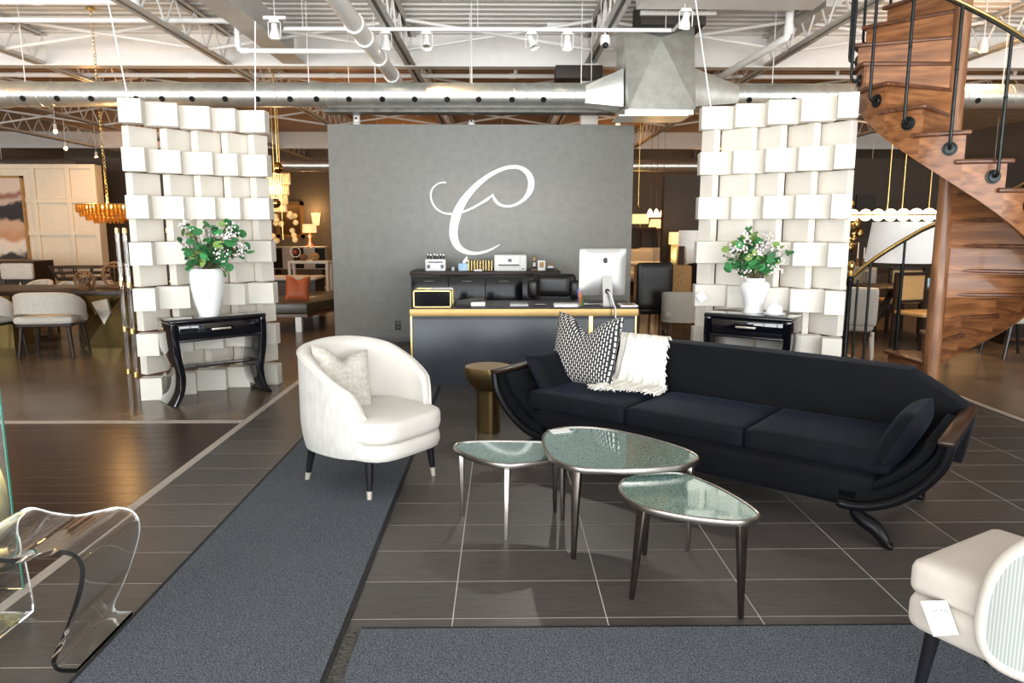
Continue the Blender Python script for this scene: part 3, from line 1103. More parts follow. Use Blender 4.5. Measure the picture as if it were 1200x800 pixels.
# odd rows: boxes turned about 47 degrees, their ends showing as narrow pale strips
lod = []
for (sx, bx, ex) in ((141.5, 150.5, 184), (186.5, 195, 224), (224.5, 231, 258), (259, 266, 290.5), (291, 297, 313)):
    t0 = (bx - 137) / (313 - 137)
    yb = 6.47 + t0 * 0.74
    c = P(bx, 158, yb)
    c = Vector((c.x, yb, 0))
    e_ = P(ex, 158, yb + 0.26 * min(1, (ex - bx) / 30))
    d = (Vector((e_.x, yb + 0.26 * min(1, (ex - bx) / 30), 0)) - c)
    lod.append(((c.x, c.y), (c.x + d.x, c.y + d.y), 0.085))
block_screen('block_screen', 'tall cream screen of stacked stepped blocks behind the fuller white vase', lev, lod, base=(-2.72, 6.78, 0))

rev = [((1.795, 6.733), (2.087, 6.711), 0.13), ((2.053, 6.584), (2.320, 6.550), 0.13), ((2.273, 6.396), (2.533, 6.355), 0.13),
       ((2.492, 6.233), (2.761, 6.175), 0.13), ((2.712, 6.050), (2.857, 5.995), 0.13)]
rod = []
# right screen mirrored: strip at the outer (right) side
for (bx, ex, sx) in ((823, 838, 844), (846, 882, 888), (885, 916, 922), (924, 955, 962), (962.5, 998, 1003.5)):
    t0 = (1008 - ex) / (1008 - 823)
    yr = 6.09 + t0 * 0.70
    e_ = P(ex, 150, yr)
    ds = 0.26 * min(1, (ex - bx) / 30)
    b_ = P(bx, 150, yr + ds)
    rod.append(((b_.x, yr + ds), (e_.x, yr), 0.075))
block_screen('block_screen', 'tall cream screen of stacked stepped blocks beside the spiral staircase', rev, rod, base=(2.32, 6.36, 0))
# hanging wires of the screens
for a, b, lb in (((150, 112, 6.46), (126, 0, 6.5), 'thin white wire running up from the left end of the screen behind the fuller vase'),
                 ((299, 127, 7.05), (299, 25, 7.05), 'thin white wire above the screen end nearest the grey partition'),
                 ((833, 123, 6.78), (815, 0, 6.8), 'thin white wire running up past the plenum from the screen'),
                 ((1002, 103, 6.12), (1035, 40, 9.5), 'thin white wire slanting from the screen toward the spiral staircase')):
    p0, p1 = P(*a), P(*b)
    p0.z = 2.6
    tag(MB().cyl(p0, p1, 0.006, n=6).build('hanging_wire', 'pipe_white'), lb, 'wire')
# price tag on the right screen
q = P(817, 347, 6.70)
pt = thing('price_tag', 'white diamond price tag hanging on the right cream screen', 'tag', (q.x + 0.03, 6.655, q.z))
MB().box((0, 0, 0), (0.085, 0.003, 0.075), M=Matrix.Rotation(R(52), 4, 'Y')).build('card', 'paper', pt, smooth=False)
MB().tube([(0, 0.0, 0.055), (0.0, 0.01, 0.09)], 0.002, 5).build('string', 'paper', pt)

# ================================================================== spiral staircase
SX, SY, SR = 3.73, 6.16, 0.755
stair = thing('spiral_staircase', 'antique oak spiral staircase with iron balusters and brass handrail', 'staircase', (SX, SY, 0))
RISE, STEP, ZOFF = 0.21, 22.5, -0.075


def pol(phi, r, z):
    """phi in degrees, clockwise from north (away from the camera)"""
    return Vector((r * math.sin(R(phi)), r * math.cos(R(phi)), z))


MB().tube([(0, 0, 0), (0, 0, 2.2), (0, 0, 4.10)], [0.068, 0.064, 0.062], 24).build('centre_pole', 'oak_pole', stair)
NST = 17
for k in range(NST):
    z = RISE * (k + 1) + ZOFF
    f0, f1 = -20 + STEP * k, -20 + STEP * (k + 1) + 4
    # tread with rounded nosing: wedge prism
    tr_ = MB()
    top, bot = [], []
    arc = [f0 - 3 + (f1 - f0 + 3) * i / 5 for i in range(6)]
    poly = [pol(f0 - 8, 0.05, 0)] + [pol(f, SR + 0.035, 0) for f in arc] + [pol(f1, 0.05, 0)]
    tr_.prism([(p.x, p.y) for p in poly], z - 0.035, z)
    tr_.build('tread', 'oak_dark', stair, bevel=0.012, seg=3)
    # riser board under the leading edge (built along its own axis so the grain follows the board)
    zz0, zz1 = (0.0 if k == 0 else z - RISE - 0.04), z - 0.035
    rb = MB().b2((-0.011, 0.05, zz0 - z), (0.011, SR - 0.01, zz1 - z))
    rb.build('riser', 'oak_y', stair, loc=(0, 0, z), rot=(0, 0, -R(f0)), smooth=False)
    # cut outer string: one stepped panel per step
    sg = MB()
    n = 6
    fa, fb = f0, f0 + STEP
    vs = []
    for i in range(n + 1):
        f = fa + (fb - fa) * i / n
        zb = max(0.0, RISE + (f + 20) / STEP * RISE - 0.42 + ZOFF)
        for r in (SR - 0.035, SR):
            vs.append(pol(f - f0, r, zb - z))
            vs.append(pol(f - f0, r, -0.035))
    fs = []
    for i in range(n):
        q0, q1 = i * 4, (i + 1) * 4
        fs += [(q0 + 2, q1 + 2, q1 + 3, q0 + 3), (q0, q0 + 1, q1 + 1, q1), (q0 + 1, q0 + 3, q1 + 3, q1 + 1), (q0, q1, q1 + 2, q0 + 2)]
    fs += [(0, 2, 3, 1), (n * 4, n * 4 + 1, n * 4 + 3, n * 4 + 2)]
    sg.add(vs, fs)
    sg.build('string_panel', 'oak', stair, recalc=True, loc=(0, 0, z), rot=(0, 0, -R(f0)))
    if k >= 1:
        # soffit
        s2 = MB()
        vs = []
        for i in range(5):
            f = fa + STEP * i / 4
            zb = RISE + (f + 20) / STEP * RISE - 0.30 + ZOFF
            for r in (0.06, SR - 0.036):
                vs += [pol(f, r, max(0.01, zb)), pol(f, r, max(0.02, zb + 0.015))]
        fs = []
        for i in range(4):
            a0, b0 = i * 4, i * 4 + 4
            fs += [(a0, a0 + 2, b0 + 2, b0), (a0 + 1, b0 + 1, b0 + 3, a0 + 3), (a0, b0, b0 + 1, a0 + 1), (a0 + 2, a0 + 3, b0 + 3, b0 + 2)]
        s2.add(vs, fs)
    # iron baluster with a swan-neck foot fixed to a rosette on the string
    for off in (0.3,):
        f = f0 + STEP * off
        zr = z - 0.13
        rr = SR + 0.002
        foot = pol(f, rr, zr)
        out = pol(f, 1, 0)
        ros = MB()
        ros.tube([foot, foot + out * 0.008, foot + out * 0.010, foot + out * 0.020, foot + out * 0.022], [0.052, 0.052, 0.040, 0.036, 0.016], 20)
        ro = ros.build('rosette', 'iron', stair)
        ztop = RISE + (f + 20) / STEP * RISE + 0.80 + ZOFF + 0.20 * max(0, min(1, (100 - f) / 80))
        pts = [foot + out * 0.015, foot + out * 0.045 + Vector((0, 0, 0.002)), foot + out * 0.062 + Vector((0, 0, 0.015)), foot + out * 0.068 + Vector((0, 0, 0.045))]
        tip = pol(f, rr + 0.068, ztop)
        pts += [tip]
        MB().tube(pts, 0.0125, 10).build('baluster', 'iron', stair)
        MB().ball(foot + out * 0.068 + Vector((0, 0, 0.55)), 0.016, 10, 6, (1, 1, 0.8)).build('collar', 'iron', stair)
# handrail: brass capping on an iron core, from the newel upward
rail = []
for i in range(0, 120):
    f = -31 + i * 3.6
    if f > 372:
        break
    rail.append(pol(f, SR + 0.07, RISE + (f + 20) / STEP * RISE + 0.81 + ZOFF + 0.20 * max(0, min(1, (100 - f) / 80))))
hr = MB().tube(rail, 0.0145, 10, sq=1.3)
hr.build('handrail', 'brass', stair)
MB().tube([p - Vector((0, 0, 0.020)) for p in rail], 0.009, 8).build('rail_core', 'iron', stair)
nw = pol(-31, SR + 0.07, 0)
MB().lathe([(0.034, 0), (0.034, 0.04), (0.024, 0.07), (0.022, 0.98), (0.030, 1.0), (0.036, 1.05), (0.022, 1.07)], 18, (nw.x, nw.y, 0)).build('newel_post', 'iron', stair)
MB().lathe([(0.030, 1.07), (0.034, 1.09), (0.020, 1.10), (0.016, 1.12), (0.030, 1.14), (0.038, 1.17), (0.030, 1.20), (0.012, 1.215)], 18, (nw.x, nw.y, 0)).build('finial', 'brass', stair)
for f in (-23,):
    q = pol(f, SR + 0.07, 0)
    MB().cyl((q.x, q.y, 0.0), (q.x, q.y, 1.03), 0.011, n=10).build('baluster', 'iron', stair)

# ================================================================== wall emblem
LOGO = [(589, 654, 3), (540, 683, 7), (480, 707, 10), (410, 718, 12), (340, 705, 18), (285, 665, 25), (258, 600, 31), (258, 530, 32), (275, 450, 33), (312, 365, 29), (365, 290, 24), (430, 222, 20), (505, 163, 16),
        (585, 120, 14), (660, 98, 13), (730, 101, 14), (785, 135, 19), (813, 190, 23), (810, 255, 22), (780, 310, 16), (735, 350, 11), (680, 375, 9), (630, 379, 9), (585, 365, 10), (555, 335, 11), (535, 296, 7)]
LOGO2 = [(543, 290, 4), (500, 328, 10), (440, 365, 8), (380, 397, 8), (310, 424, 8), (245, 434, 8), (185, 427, 7), (135, 398, 7), (103, 352, 7), (92, 300, 6.5), (103, 255, 6), (135, 222, 5), (170, 209, 5), (203, 208, 5)]
em = thing('wall_emblem', 'large white cursive letter C mounted on the grey partition', 'sign', (0, WY, 1.9))


def logo_strip(pts, off=0.02):
    k = 150 / 923
    P3 = [P(490 + x * k, 180 + y * k, WY) for x, y, _ in pts]
    sc = 1.0 / FPX * 9.45
    path = smoothpath([(p.x, -off, p.z - 1.9) for p in P3], 6)
    ws = smoothpath([(q[2] * k * sc, 0, 0) for q in pts], 6)
    return ribbon(MB(), path, [max(0.002, q.x) for q in ws], 1, off - 0.002)


logo_strip(LOGO).build('letter_stroke', 'sign_white', em, smooth=False, recalc=True)
logo_strip(LOGO2, 0.0185).build('flourish', 'sign_white', em, smooth=False, recalc=True)
q = P(466.5, 381, WY)
ot = thing('wall_outlet', 'dark electrical outlet on the grey partition beside the desk', 'outlet', (q.x, WY - 0.0, q.z))
MB().box((0, -0.004, 0), (0.075, 0.008, 0.125)).build('cover_plate', 'plastic_black', ot, bevel=0.003)
for s in (-1, 1):
    MB().box((0, -0.009, s * 0.028), (0.035, 0.004, 0.032)).build('socket', 'base_grey', ot, bevel=0.002)

# ================================================================== reception desk
D0, D1, DYF = -0.893, 1.309, 6.93
dw, dd = D1 - D0, 0.74
desk = thing('reception_desk', 'charcoal reception desk with brass edge band under the white computer', 'desk', (D0, DYF, 0))
MB().b2((0.03, 0.03, 0), (dw - 0.03, dd - 0.03, 0.66)).build('body', 'desk_panel', desk, bevel=0.003)
MB().b2((0.0, 0.0, 0.684), (dw, dd, 0.752)).build('top_core', 'brass_wood', desk, bevel=0.002)
MB().b2((0.008, 0.008, 0.752), (dw - 0.008, dd - 0.004, 0.762)).build('top_surface', 'desk_top', desk, bevel=0.002)
MB().b2((0.02, 0.012, 0.655), (dw - 0.02, dd - 0.02, 0.684)).build('neck', 'desk_panel', desk, smooth=False)
xs = P(692.5, 380, DYF).x - D0
for x, w_ in ((0.012, 0.016), (xs, 0.038), (dw - 0.022, 0.016)):
    MB().b2((x - w_ / 2, 0.010, 0.0), (x + w_ / 2, 0.034, 0.684)).build('brass_post', 'brass', desk, bevel=0.002)
for xa, xb in ((0.02, xs - 0.02), (xs + 0.02, dw - 0.03)):
    MB().b2((xa + 0.004, 0.020, 0.01), (xb - 0.004, 0.032, 0.672)).build('front_panel', 'desk_panel', desk, bevel=0.002)

DZT = 0.762


def on_desk(px, py):
    return G(px, py, DZT)


# brass-edged black box
q = on_desk(505, 362)
bxx = thing('display_box', 'black glass box with brass edges standing on the desk end', 'box', (q.x, DYF + 0.06, DZT))
W_, D_, H_ = 0.365, 0.30, 0.165
MB().b2((-W_ / 2 + 0.004, 0.004, 0.004), (W_ / 2 - 0.004, D_ - 0.004, H_ - 0.004)).build('case', 'lacquer_desk', bxx, smooth=False)
ed = MB()
e = 0.010
for x in (-W_ / 2, W_ / 2 - e):
    for y in (0, D_ - e):
        ed.b2((x, y, 0), (x + e, y + e, H_))
for z in (0, H_ - e):
    for y in (0, D_ - e):
        ed.b2((-W_ / 2, y, z), (W_ / 2, y + e, z + e))
    for x in (-W_ / 2, W_ / 2 - e):
        ed.b2((x, 0, z), (x + e, D_, z + e))
ed.build('brass_edging', 'brass', bxx, smooth=False)
pp = MB().box((0.08, 0.20, H_ + 0.004), (0.2, 0.14, 0.008), 0.2)
o = pp.build('papers', 'paper', None, smooth=False)
o.location = bxx.location
tag(o, 'loose white papers on top of the brass-edged black box', 'papers')
# binder
q = on_desk(548, 357)
bn = thing('ring_binder', 'brown ring binder full of paper lying beside the brass-edged box', 'binder', (q.x + 0.03, DYF + 0.22, DZT), R(8))
MB().b2((-0.14, -0.11, 0), (0.14, 0.13, 0.006)).build('cover', 'dark_wood', bn, smooth=False)
MB().b2((0.0, -0.11, 0.007), (0.135, 0.12, 0.045)).build('pages', 'paper', bn, smooth=False)
cv = MB()
cv.add([(-0.14, -0.115, 0.03), (0.14, -0.115, 0.066), (0.14, 0.125, 0.072), (-0.14, 0.125, 0.034), (-0.14, -0.115, 0.036), (0.14, -0.115, 0.072), (0.14, 0.125, 0.078), (-0.14, 0.125, 0.040)],
       [(3, 2, 1, 0), (4, 5, 6, 7), (0, 1, 5, 4), (1, 2, 6, 5), (2, 3, 7, 6), (3, 0, 4, 7)])
cv.build('lid', 'dark_wood', bn, smooth=False)
MB().b2((-0.146, -0.11, 0), (-0.14, 0.13, 0.036)).build('spine', 'dark_wood', bn, smooth=False)
# closed notebook computer and phone
q = on_desk(608, 357)
nb = thing('notebook_computer', 'closed grey notebook computer lying on the desk before the office chair', 'computer', (q.x, DYF + 0.24, DZT))
MB().b2((-0.09, -0.09, 0), (0.09, 0.10, 0.012)).build('base', 'alu', nb, bevel=0.004)
MB().b2((-0.09, -0.09, 0.0135), (0.09, 0.10, 0.022)).build('lid', 'alu', nb, bevel=0.004)
q = on_desk(632, 356)
ph = thing('calculator', 'small brown flat gadget lying on the desk beside the closed notebook computer', 'calculator', (q.x, DYF + 0.2, DZT))
MB().b2((-0.06, -0.05, 0), (0.06, 0.06, 0.012)).build('case', 'dark_wood', ph, bevel=0.003)
MB().b2((-0.05, 0.02, 0.012), (0.05, 0.05, 0.014)).build('display', 'steel_grey', ph)
for k, z in ((0, 0.0), (1, 0.013)):
    q = on_desk(662, 357)
    o = MB().b2((-0.12 + k * 0.004, -0.09, z), (0.12 + k * 0.004, 0.10, z + 0.012)).build('booklet', 'paper', None, bevel=0.002)
    o.location = (q.x, DYF + 0.18, DZT)
    tag(o, ('lower' if k == 0 else 'upper') + ' of two white booklets stacked left of the pencil cup', 'booklet')
# pencil cup
q = on_desk(681, 360)
pc = thing('pencil_cup', 'clear cup of orange and green markers in front of the computer screen', 'cup', (q.x, DYF + 0.10, DZT))
MB().lathe([(0.030, 0), (0.034, 0.10), (0.031, 0.10), (0.028, 0.006)], 18).build('cup', 'glass', pc)
for k, (m_, x, y, h_) in enumerate((('orange_plastic', -0.010, 0.0, 0.15), ('green_plastic', 0.014, -0.012, 0.085), ('blue_plastic', -0.02, 0.012, 0.17), ('orange_plastic', 0.004, 0.014, 0.12))):
    MB().tube([(x * 0.6, y * 0.6, 0.008), (x * 1.5, y * 1.5, h_)], 0.008, 8).build('marker', m_, pc)
# computer seen from the back
q = on_desk(706, 359)
mc = thing('desktop_computer', 'silver all-in-one computer on the desk seen from behind', 'computer', (q.x, DYF + 0.22, DZT), R(4))
sw, sh = 0.46, 0.455
scn = MB()
zc0 = 0.105
# gently domed back shell
nu = 12


def back(u, v):
    x, z = (u - 0.5) * sw, zc0 + v * sh
    e_ = 1 - max(abs(2 * u - 1) ** 2.5, abs(2 * v - 1) ** 2.5)
    return (x, -0.010 - 0.035 * e_ ** 0.8 if e_ > 0 else -0.010, z)


scn.grid(back, nu, nu)
scn.grid(lambda u, v: ((0.5 - u) * sw, 0.002, zc0 + v * sh), nu, nu)
scn.b2((-sw / 2, -0.010, zc0), (sw / 2, 0.002, zc0 + sh))
tilt = Matrix.Rotation(R(3), 4, 'X')
so = scn.build('screen', 'alu', mc)
so.rotation_euler = (R(3), 0, 0)
MB().b2((-sw / 2 + 0.01, 0.002, zc0 + 0.07), (sw / 2 - 0.01, 0.004, zc0 + sh - 0.01)).build('display', 'plastic_black', so)
# emblem: apple with bite and leaf
ap = []
for i in range(36):
    a = 2 * PI * i / 36
    r = 0.026 * (1 - 0.10 * math.cos(2 * a) - 0.16 * max(0, math.sin(a)) ** 8 - 0.06 * max(0, -math.sin(a)) ** 10)
    x, z = r * math.cos(a), r * math.sin(a) * 1.06
    dx, dz = x - 0.030, z - 0.004
    if math.hypot(dx, dz) < 0.0135:
        l = math.hypot(dx, dz)
        x, z = 0.030 + dx / l * 0.0135, 0.004 + dz / l * 0.0135
    ap.append((x, z))
Mx = Matrix.Translation((0.02, -0.0425, zc0 + 0.345)) @ Matrix.Rotation(PI / 2, 4, 'X')
al = MB().prism(ap, -0.002, 0.006, Mx)
lf = [(0.0, 0.026), (0.004, 0.036), (0.012, 0.042), (0.010, 0.034)]
al.prism(lf, -0.002, 0.006, Mx)
al.build('emblem', 'plastic_black', so, smooth=False, recalc=True)
# L-shaped stand
st = MB()
pr_ = [(-0.005, 0.33), (-0.012, 0.33), (-0.150, 0.012), (-0.160, 0.0), (0.05, 0.0), (0.05, 0.007), (-0.140, 0.008), (-0.050, 0.22)]
pth = [(-0.045, 0.33), (-0.055, 0.318), (-0.150, 0.02), (-0.158, 0.005), (-0.150, 0.0), (0.06, 0.0), (0.06, 0.006), (-0.143, 0.006), (-0.146, 0.014), (-0.045, 0.31)]
Ms = Matrix(((0, 0, 1, 0), (1, 0, 0, 0), (0, 1, 0, 0), (0, 0, 0, 1)))
st.prism(pth, -0.03 + 0.02, 0.065 + 0.02, Ms)
st.v = [(v[0] + 0.0, v[1], v[2]) for v in st.v]
st.build('stand', 'alu', mc, smooth=False, recalc=True)
MB().tube([(0.035, -0.128, 0.148), (0.035, -0.095, 0.155)], 0.022, 16).build('cable_hole', 'plastic_black', mc)
qd = Vector((q.x, DYF + 0.22, DZT))
cb = smoothpath([(0.035, -0.125, 0.15), (0.06, -0.16, 0.12), (0.085, -0.19, 0.03), (0.09, -0.228, 0.0), (0.092, -0.240, -0.06), (0.096, -0.238, -0.5), (0.07, -0.235, -0.76)], 6)
MB().tube(cb, 0.007, 8).build('power_cable', 'plastic_white', mc)
cb = smoothpath([(0.035, -0.125, 0.14), (0.045, -0.17, 0.06), (0.05, -0.215, 0.006), (0.05, -0.240, -0.03), (0.046, -0.236, -0.4), (0.05, -0.234, -0.76)], 6)
MB().tube(cb, 0.0035, 6).build('data_cable', 'plastic_black', mc)
q = on_desk(732, 356)
mg = thing('magazine', 'glossy magazine lying on the desk corner right of the computer', 'magazine', (q.x, DYF + 0.2, DZT))
MB().b2((-0.085, -0.11, 0), (0.085, 0.12, 0.012)).build('pages', 'paper', mg, smooth=False)
MB().b2((-0.086, -0.111, 0.012), (0.086, 0.121, 0.014)).build('cover', 'paper', mg, smooth=False)
MB().b2((-0.05, -0.05, 0.014), (0.06, 0.08, 0.0145)).build('cover_picture', 'wood_cut', mg, smooth=False)
q = on_desk(700, 356)
kb = thing('tablet', 'dark tablet lying flat behind the computer stand on the desk', 'tablet', (q.x - 0.06, DYF + 0.41, DZT), R(10))
MB().b2((-0.13, -0.08, 0), (0.13, 0.08, 0.008)).build('body', 'alu', kb, bevel=0.002)
MB().b2((-0.04, -0.07, 0.008), (0.11, 0.07, 0.009)).build('screen', 'plastic_black', kb, smooth=False)

# office chair
q = P(645, 340, 8.15)
oc = thing('office_chair', 'black leather office chair tucked behind the desk', 'chair', (q.x, 8.15, 0), R(-14))
MB().soft((0, 0, 0.47), (0.52, 0.52, 0.12), 0.05, 6, 0.015).build('seat', 'leather_black', oc)
MB().soft((0, 0.27, 0.72), (0.50, 0.10, 0.56), 0.05, 6).build('backrest', 'leather_black', oc)
MB().soft((0, 0.235, 0.86), (0.40, 0.10, 0.25), 0.05, 8).build('head_cushion', 'leather_black', oc)
for s in (-1, 1):
    MB().soft((s * 0.25, 0.24, 0.82), (0.13, 0.09, 0.22), 0.04, 6).build('wing', 'leather_black', oc)
    MB().tube(smoothpath([(s * 0.30, 0.2, 0.62), (s * 0.32, 0.0, 0.66), (s * 0.31, -0.15, 0.64), (s * 0.27, -0.1, 0.45)], 5), 0.025, 8).build('armrest', 'plastic_black', oc)
MB().cyl((0, 0, 0.09), (0, 0, 0.42), 0.03).build('gas_lift', 'silver', oc)
for k in range(5):
    a = 2 * PI * k / 5
    lg = MB().tube([(0, 0, 0.11), (0.28 * math.cos(a), 0.28 * math.sin(a), 0.07)], [0.03, 0.02], 8).build('base_arm', 'plastic_black', oc)
    MB().ball((0.29 * math.cos(a), 0.29 * math.sin(a), 0.03), 0.03).build('castor', 'plastic_black', lg)

# ================================================================== credenza behind the desk
CY = 9.0
c0, c1 = -1.148, 0.72
cz = P(560, 318, CY).z
cr = thing('credenza', 'glossy black credenza standing against the grey partition', 'cabinet', (c0, CY, 0))
cw = c1 - c0
MB().b2((0.01, 0.02, 0.05), (cw - 0.01, 0.60, cz - 0.05)).build('body', 'lacquer_desk', cr, smooth=False)
MB().b2((-0.0, 0.0, cz - 0.05), (cw, 0.64, cz)).build('top', 'dark_wood', cr, bevel=0.004)
for k in range(4):
    xa, xb = 0.02 + k * (cw - 0.04) / 4, 0.02 + (k + 1) * (cw - 0.04) / 4
    dr = MB().b2((xa + 0.004, 0.0, 0.06), (xb - 0.004, 0.02, cz - 0.06)).build('door', 'lacquer_desk', cr, bevel=0.003)
    MB().cyl(((xa + xb) / 2 - 0.06, -0.012, cz - 0.12), ((xa + xb) / 2 + 0.06, -0.012, cz - 0.12), 0.006, n=8).build('handle', 'silver', dr)
MB().b2((0.03, 0.05, 0), (cw - 0.03, 0.55, 0.05)).build('plinth', 'plastic_black', cr, smooth=False)
IY = CY + 0.22


def on_cred(px):
    return Vector((P(px, 318, IY).x, IY, cz))


mpx = 9.15 / FPX      # metres per pixel there
# bottle carton
q = on_cred(511)
bc = thing('bottle_carton', 'white six-bottle carton at the left end of the credenza', 'carton', q)
MB().b2((-0.125, -0.08, 0), (0.125, 0.08, 0.145)).build('carton', 'paper', bc, bevel=0.006)
MB().b2((-0.09, -0.082, 0.10), (0.09, -0.08, 0.115)).build('printed_band', 'ink', bc, smooth=False)
for k in (-1, 1):
    MB().b2((k * 0.085 - 0.018, -0.082, 0.03), (k * 0.085 + 0.018, -0.08, 0.075)).build('printed_mark', 'ink', bc, smooth=False)
MB().b2((-0.05, -0.082, 0.04), (0.05, -0.08, 0.08)).build('label_patch', 'sign_white', bc, smooth=False)
for k in range(6):
    x = -0.1 + k * 0.04
    bo = MB().lathe([(0.016, 0.10), (0.016, 0.155), (0.012, 0.17), (0.012, 0.19)], 10, (x, (-0.03 if k % 2 else 0.03), 0)).build('bottle', 'plastic_black', bc)
    MB().lathe([(0.014, 0.19), (0.014, 0.205)], 10, (x, (-0.03 if k % 2 else 0.03), 0)).build('cap', 'silver', bo)
q = on_cred(531)
bt = thing('sanitiser_bottle', 'tiny clear bottle beside the blue tissue box', 'bottle', q)
MB().lathe([(0.020, 0), (0.022, 0.03), (0.012, 0.04), (0.010, 0.05)], 12).build('bottle', 'steel_grey', bt)
MB().lathe([(0.012, 0.05), (0.012, 0.065)], 10).build('cap', 'plastic_black', bt)
q = on_cred(543)
tb_ = thing('tissue_box', 'blue tissue box with a white tissue pulled up', 'tissue box', q)
MB().b2((-0.06, -0.06, 0), (0.06, 0.06, 0.09)).build('carton', 'tissue_blue', tb_, bevel=0.003)
ts = MB()
ts.add([(-0.012, 0, 0.088), (0.022, -0.008, 0.088), (0.062, 0.0, 0.125), (0.045, 0.012, 0.185), (-0.005, 0.006, 0.12), (0.02, 0.02, 0.14)], [(0, 1, 5, 4), (1, 2, 5), (2, 3, 5), (3, 4, 5)])
ts.build('tissue', 'paper', tb_, solid=0.003)
# lattice basket
q = on_cred(563)
lb_ = thing('lattice_box', 'gold lattice storage box between tissue box and printer', 'box', q)
MB().b2((-0.142, -0.06, 0.004), (0.142, 0.08, 0.128)).build('liner', 'dark_wood', lb_, smooth=False)
for k in range(9):
    MB().cyl((-0.145 + 0.29 * k / 8, -0.064, 0), (-0.145 + 0.29 * k / 8, -0.064, 0.13), 0.005, n=6).build('upright_wire', 'brass', lb_)
for k in range(5):
    MB().cyl((-0.145, -0.066, 0.004 + 0.126 * k / 4), (0.145, -0.066, 0.004 + 0.126 * k / 4), 0.005, n=6).build('cross_wire', 'brass', lb_)
q = on_cred(566)
tag(MB().b2((q.x - 0.11, IY - 0.13, cz), (q.x - 0.01, IY - 0.075, cz + 0.018)).build('note_block', 'paper', smooth=False), 'small note block in front of the gold lattice box', 'note block')
# printer
q = on_cred(598)
pn = thing('printer', 'white desktop printer on the credenza under the letter sign', 'printer', q)
pw2 = 37.5 * mpx / 2
MB().b2((-pw2, -0.14, 0), (pw2, 0.16, 0.20)).build('body', 'plastic_white', pn, bevel=0.014, seg=3)
MB().b2((-pw2 + 0.05, -0.143, 0.068), (pw2 - 0.09, -0.138, 0.082)).build('paper_slot', 'plastic_black', pn, smooth=False)
MB().b2((-pw2 + 0.06, -0.19, 0.060), (pw2 - 0.10, -0.139, 0.067)).build('paper_tray', 'plastic_white', pn, bevel=0.002)
MB().b2((-0.03, -0.1425, 0.115), (0.015, -0.139, 0.15)).build('badge', 'ink', pn, smooth=False)
MB().b2((pw2 - 0.085, -0.1425, 0.01), (pw2 - 0.08, -0.139, 0.19)).build('panel_gap', 'steel_grey', pn, smooth=False)
MB().b2((pw2 - 0.06, -0.1425, 0.02), (pw2 - 0.03, -0.139, 0.035)).build('button', 'ink', pn, smooth=False)
# award, photo frame, small stand
q = on_cred(626)
aw = thing('award_trophy', 'slim dark award with a gold face beside the printer', 'trophy', q)
MB().b2((-0.035, -0.03, 0), (0.035, 0.03, 0.02)).build('foot', 'wood_cut', aw, bevel=0.003)
MB().b2((-0.024, -0.012, 0.02), (0.024, 0.012, 0.185)).build('column', 'plastic_black', aw, bevel=0.003)
MB().b2((-0.018, -0.014, 0.12), (0.018, -0.011, 0.175)).build('gold_plate', 'tan_weave', aw, smooth=False)
MB().b2((-0.016, -0.014, 0.05), (0.016, -0.011, 0.10)).build('silver_plate', 'steel_grey', aw, smooth=False)
q = on_cred(634.5)
pf = thing('photo_frame', 'small white photo frame with a brown picture on the credenza', 'frame', q)
MB().b2((-0.047, -0.01, 0), (0.047, 0.012, 0.125)).build('frame', 'paper', pf, bevel=0.004)
MB().b2((-0.028, -0.013, 0.035), (0.028, -0.009, 0.105)).build('picture', 'tan_weave', pf, smooth=False)
q = on_cred(645)
cs = thing('card_stand', 'low dark stand with brown and white cards at the credenza end', 'stand', q)
MB().b2((-0.04, -0.03, 0), (0.04, 0.03, 0.055)).build('tray', 'plastic_black', cs, bevel=0.003)
MB().b2((-0.034, -0.02, 0.055), (0.034, -0.01, 0.10)).build('brown_card', 'wood_cut', cs, smooth=False)
MB().b2((-0.034, -0.034, 0.035), (0.034, -0.031, 0.055)).build('white_card', 'paper', cs, smooth=False)

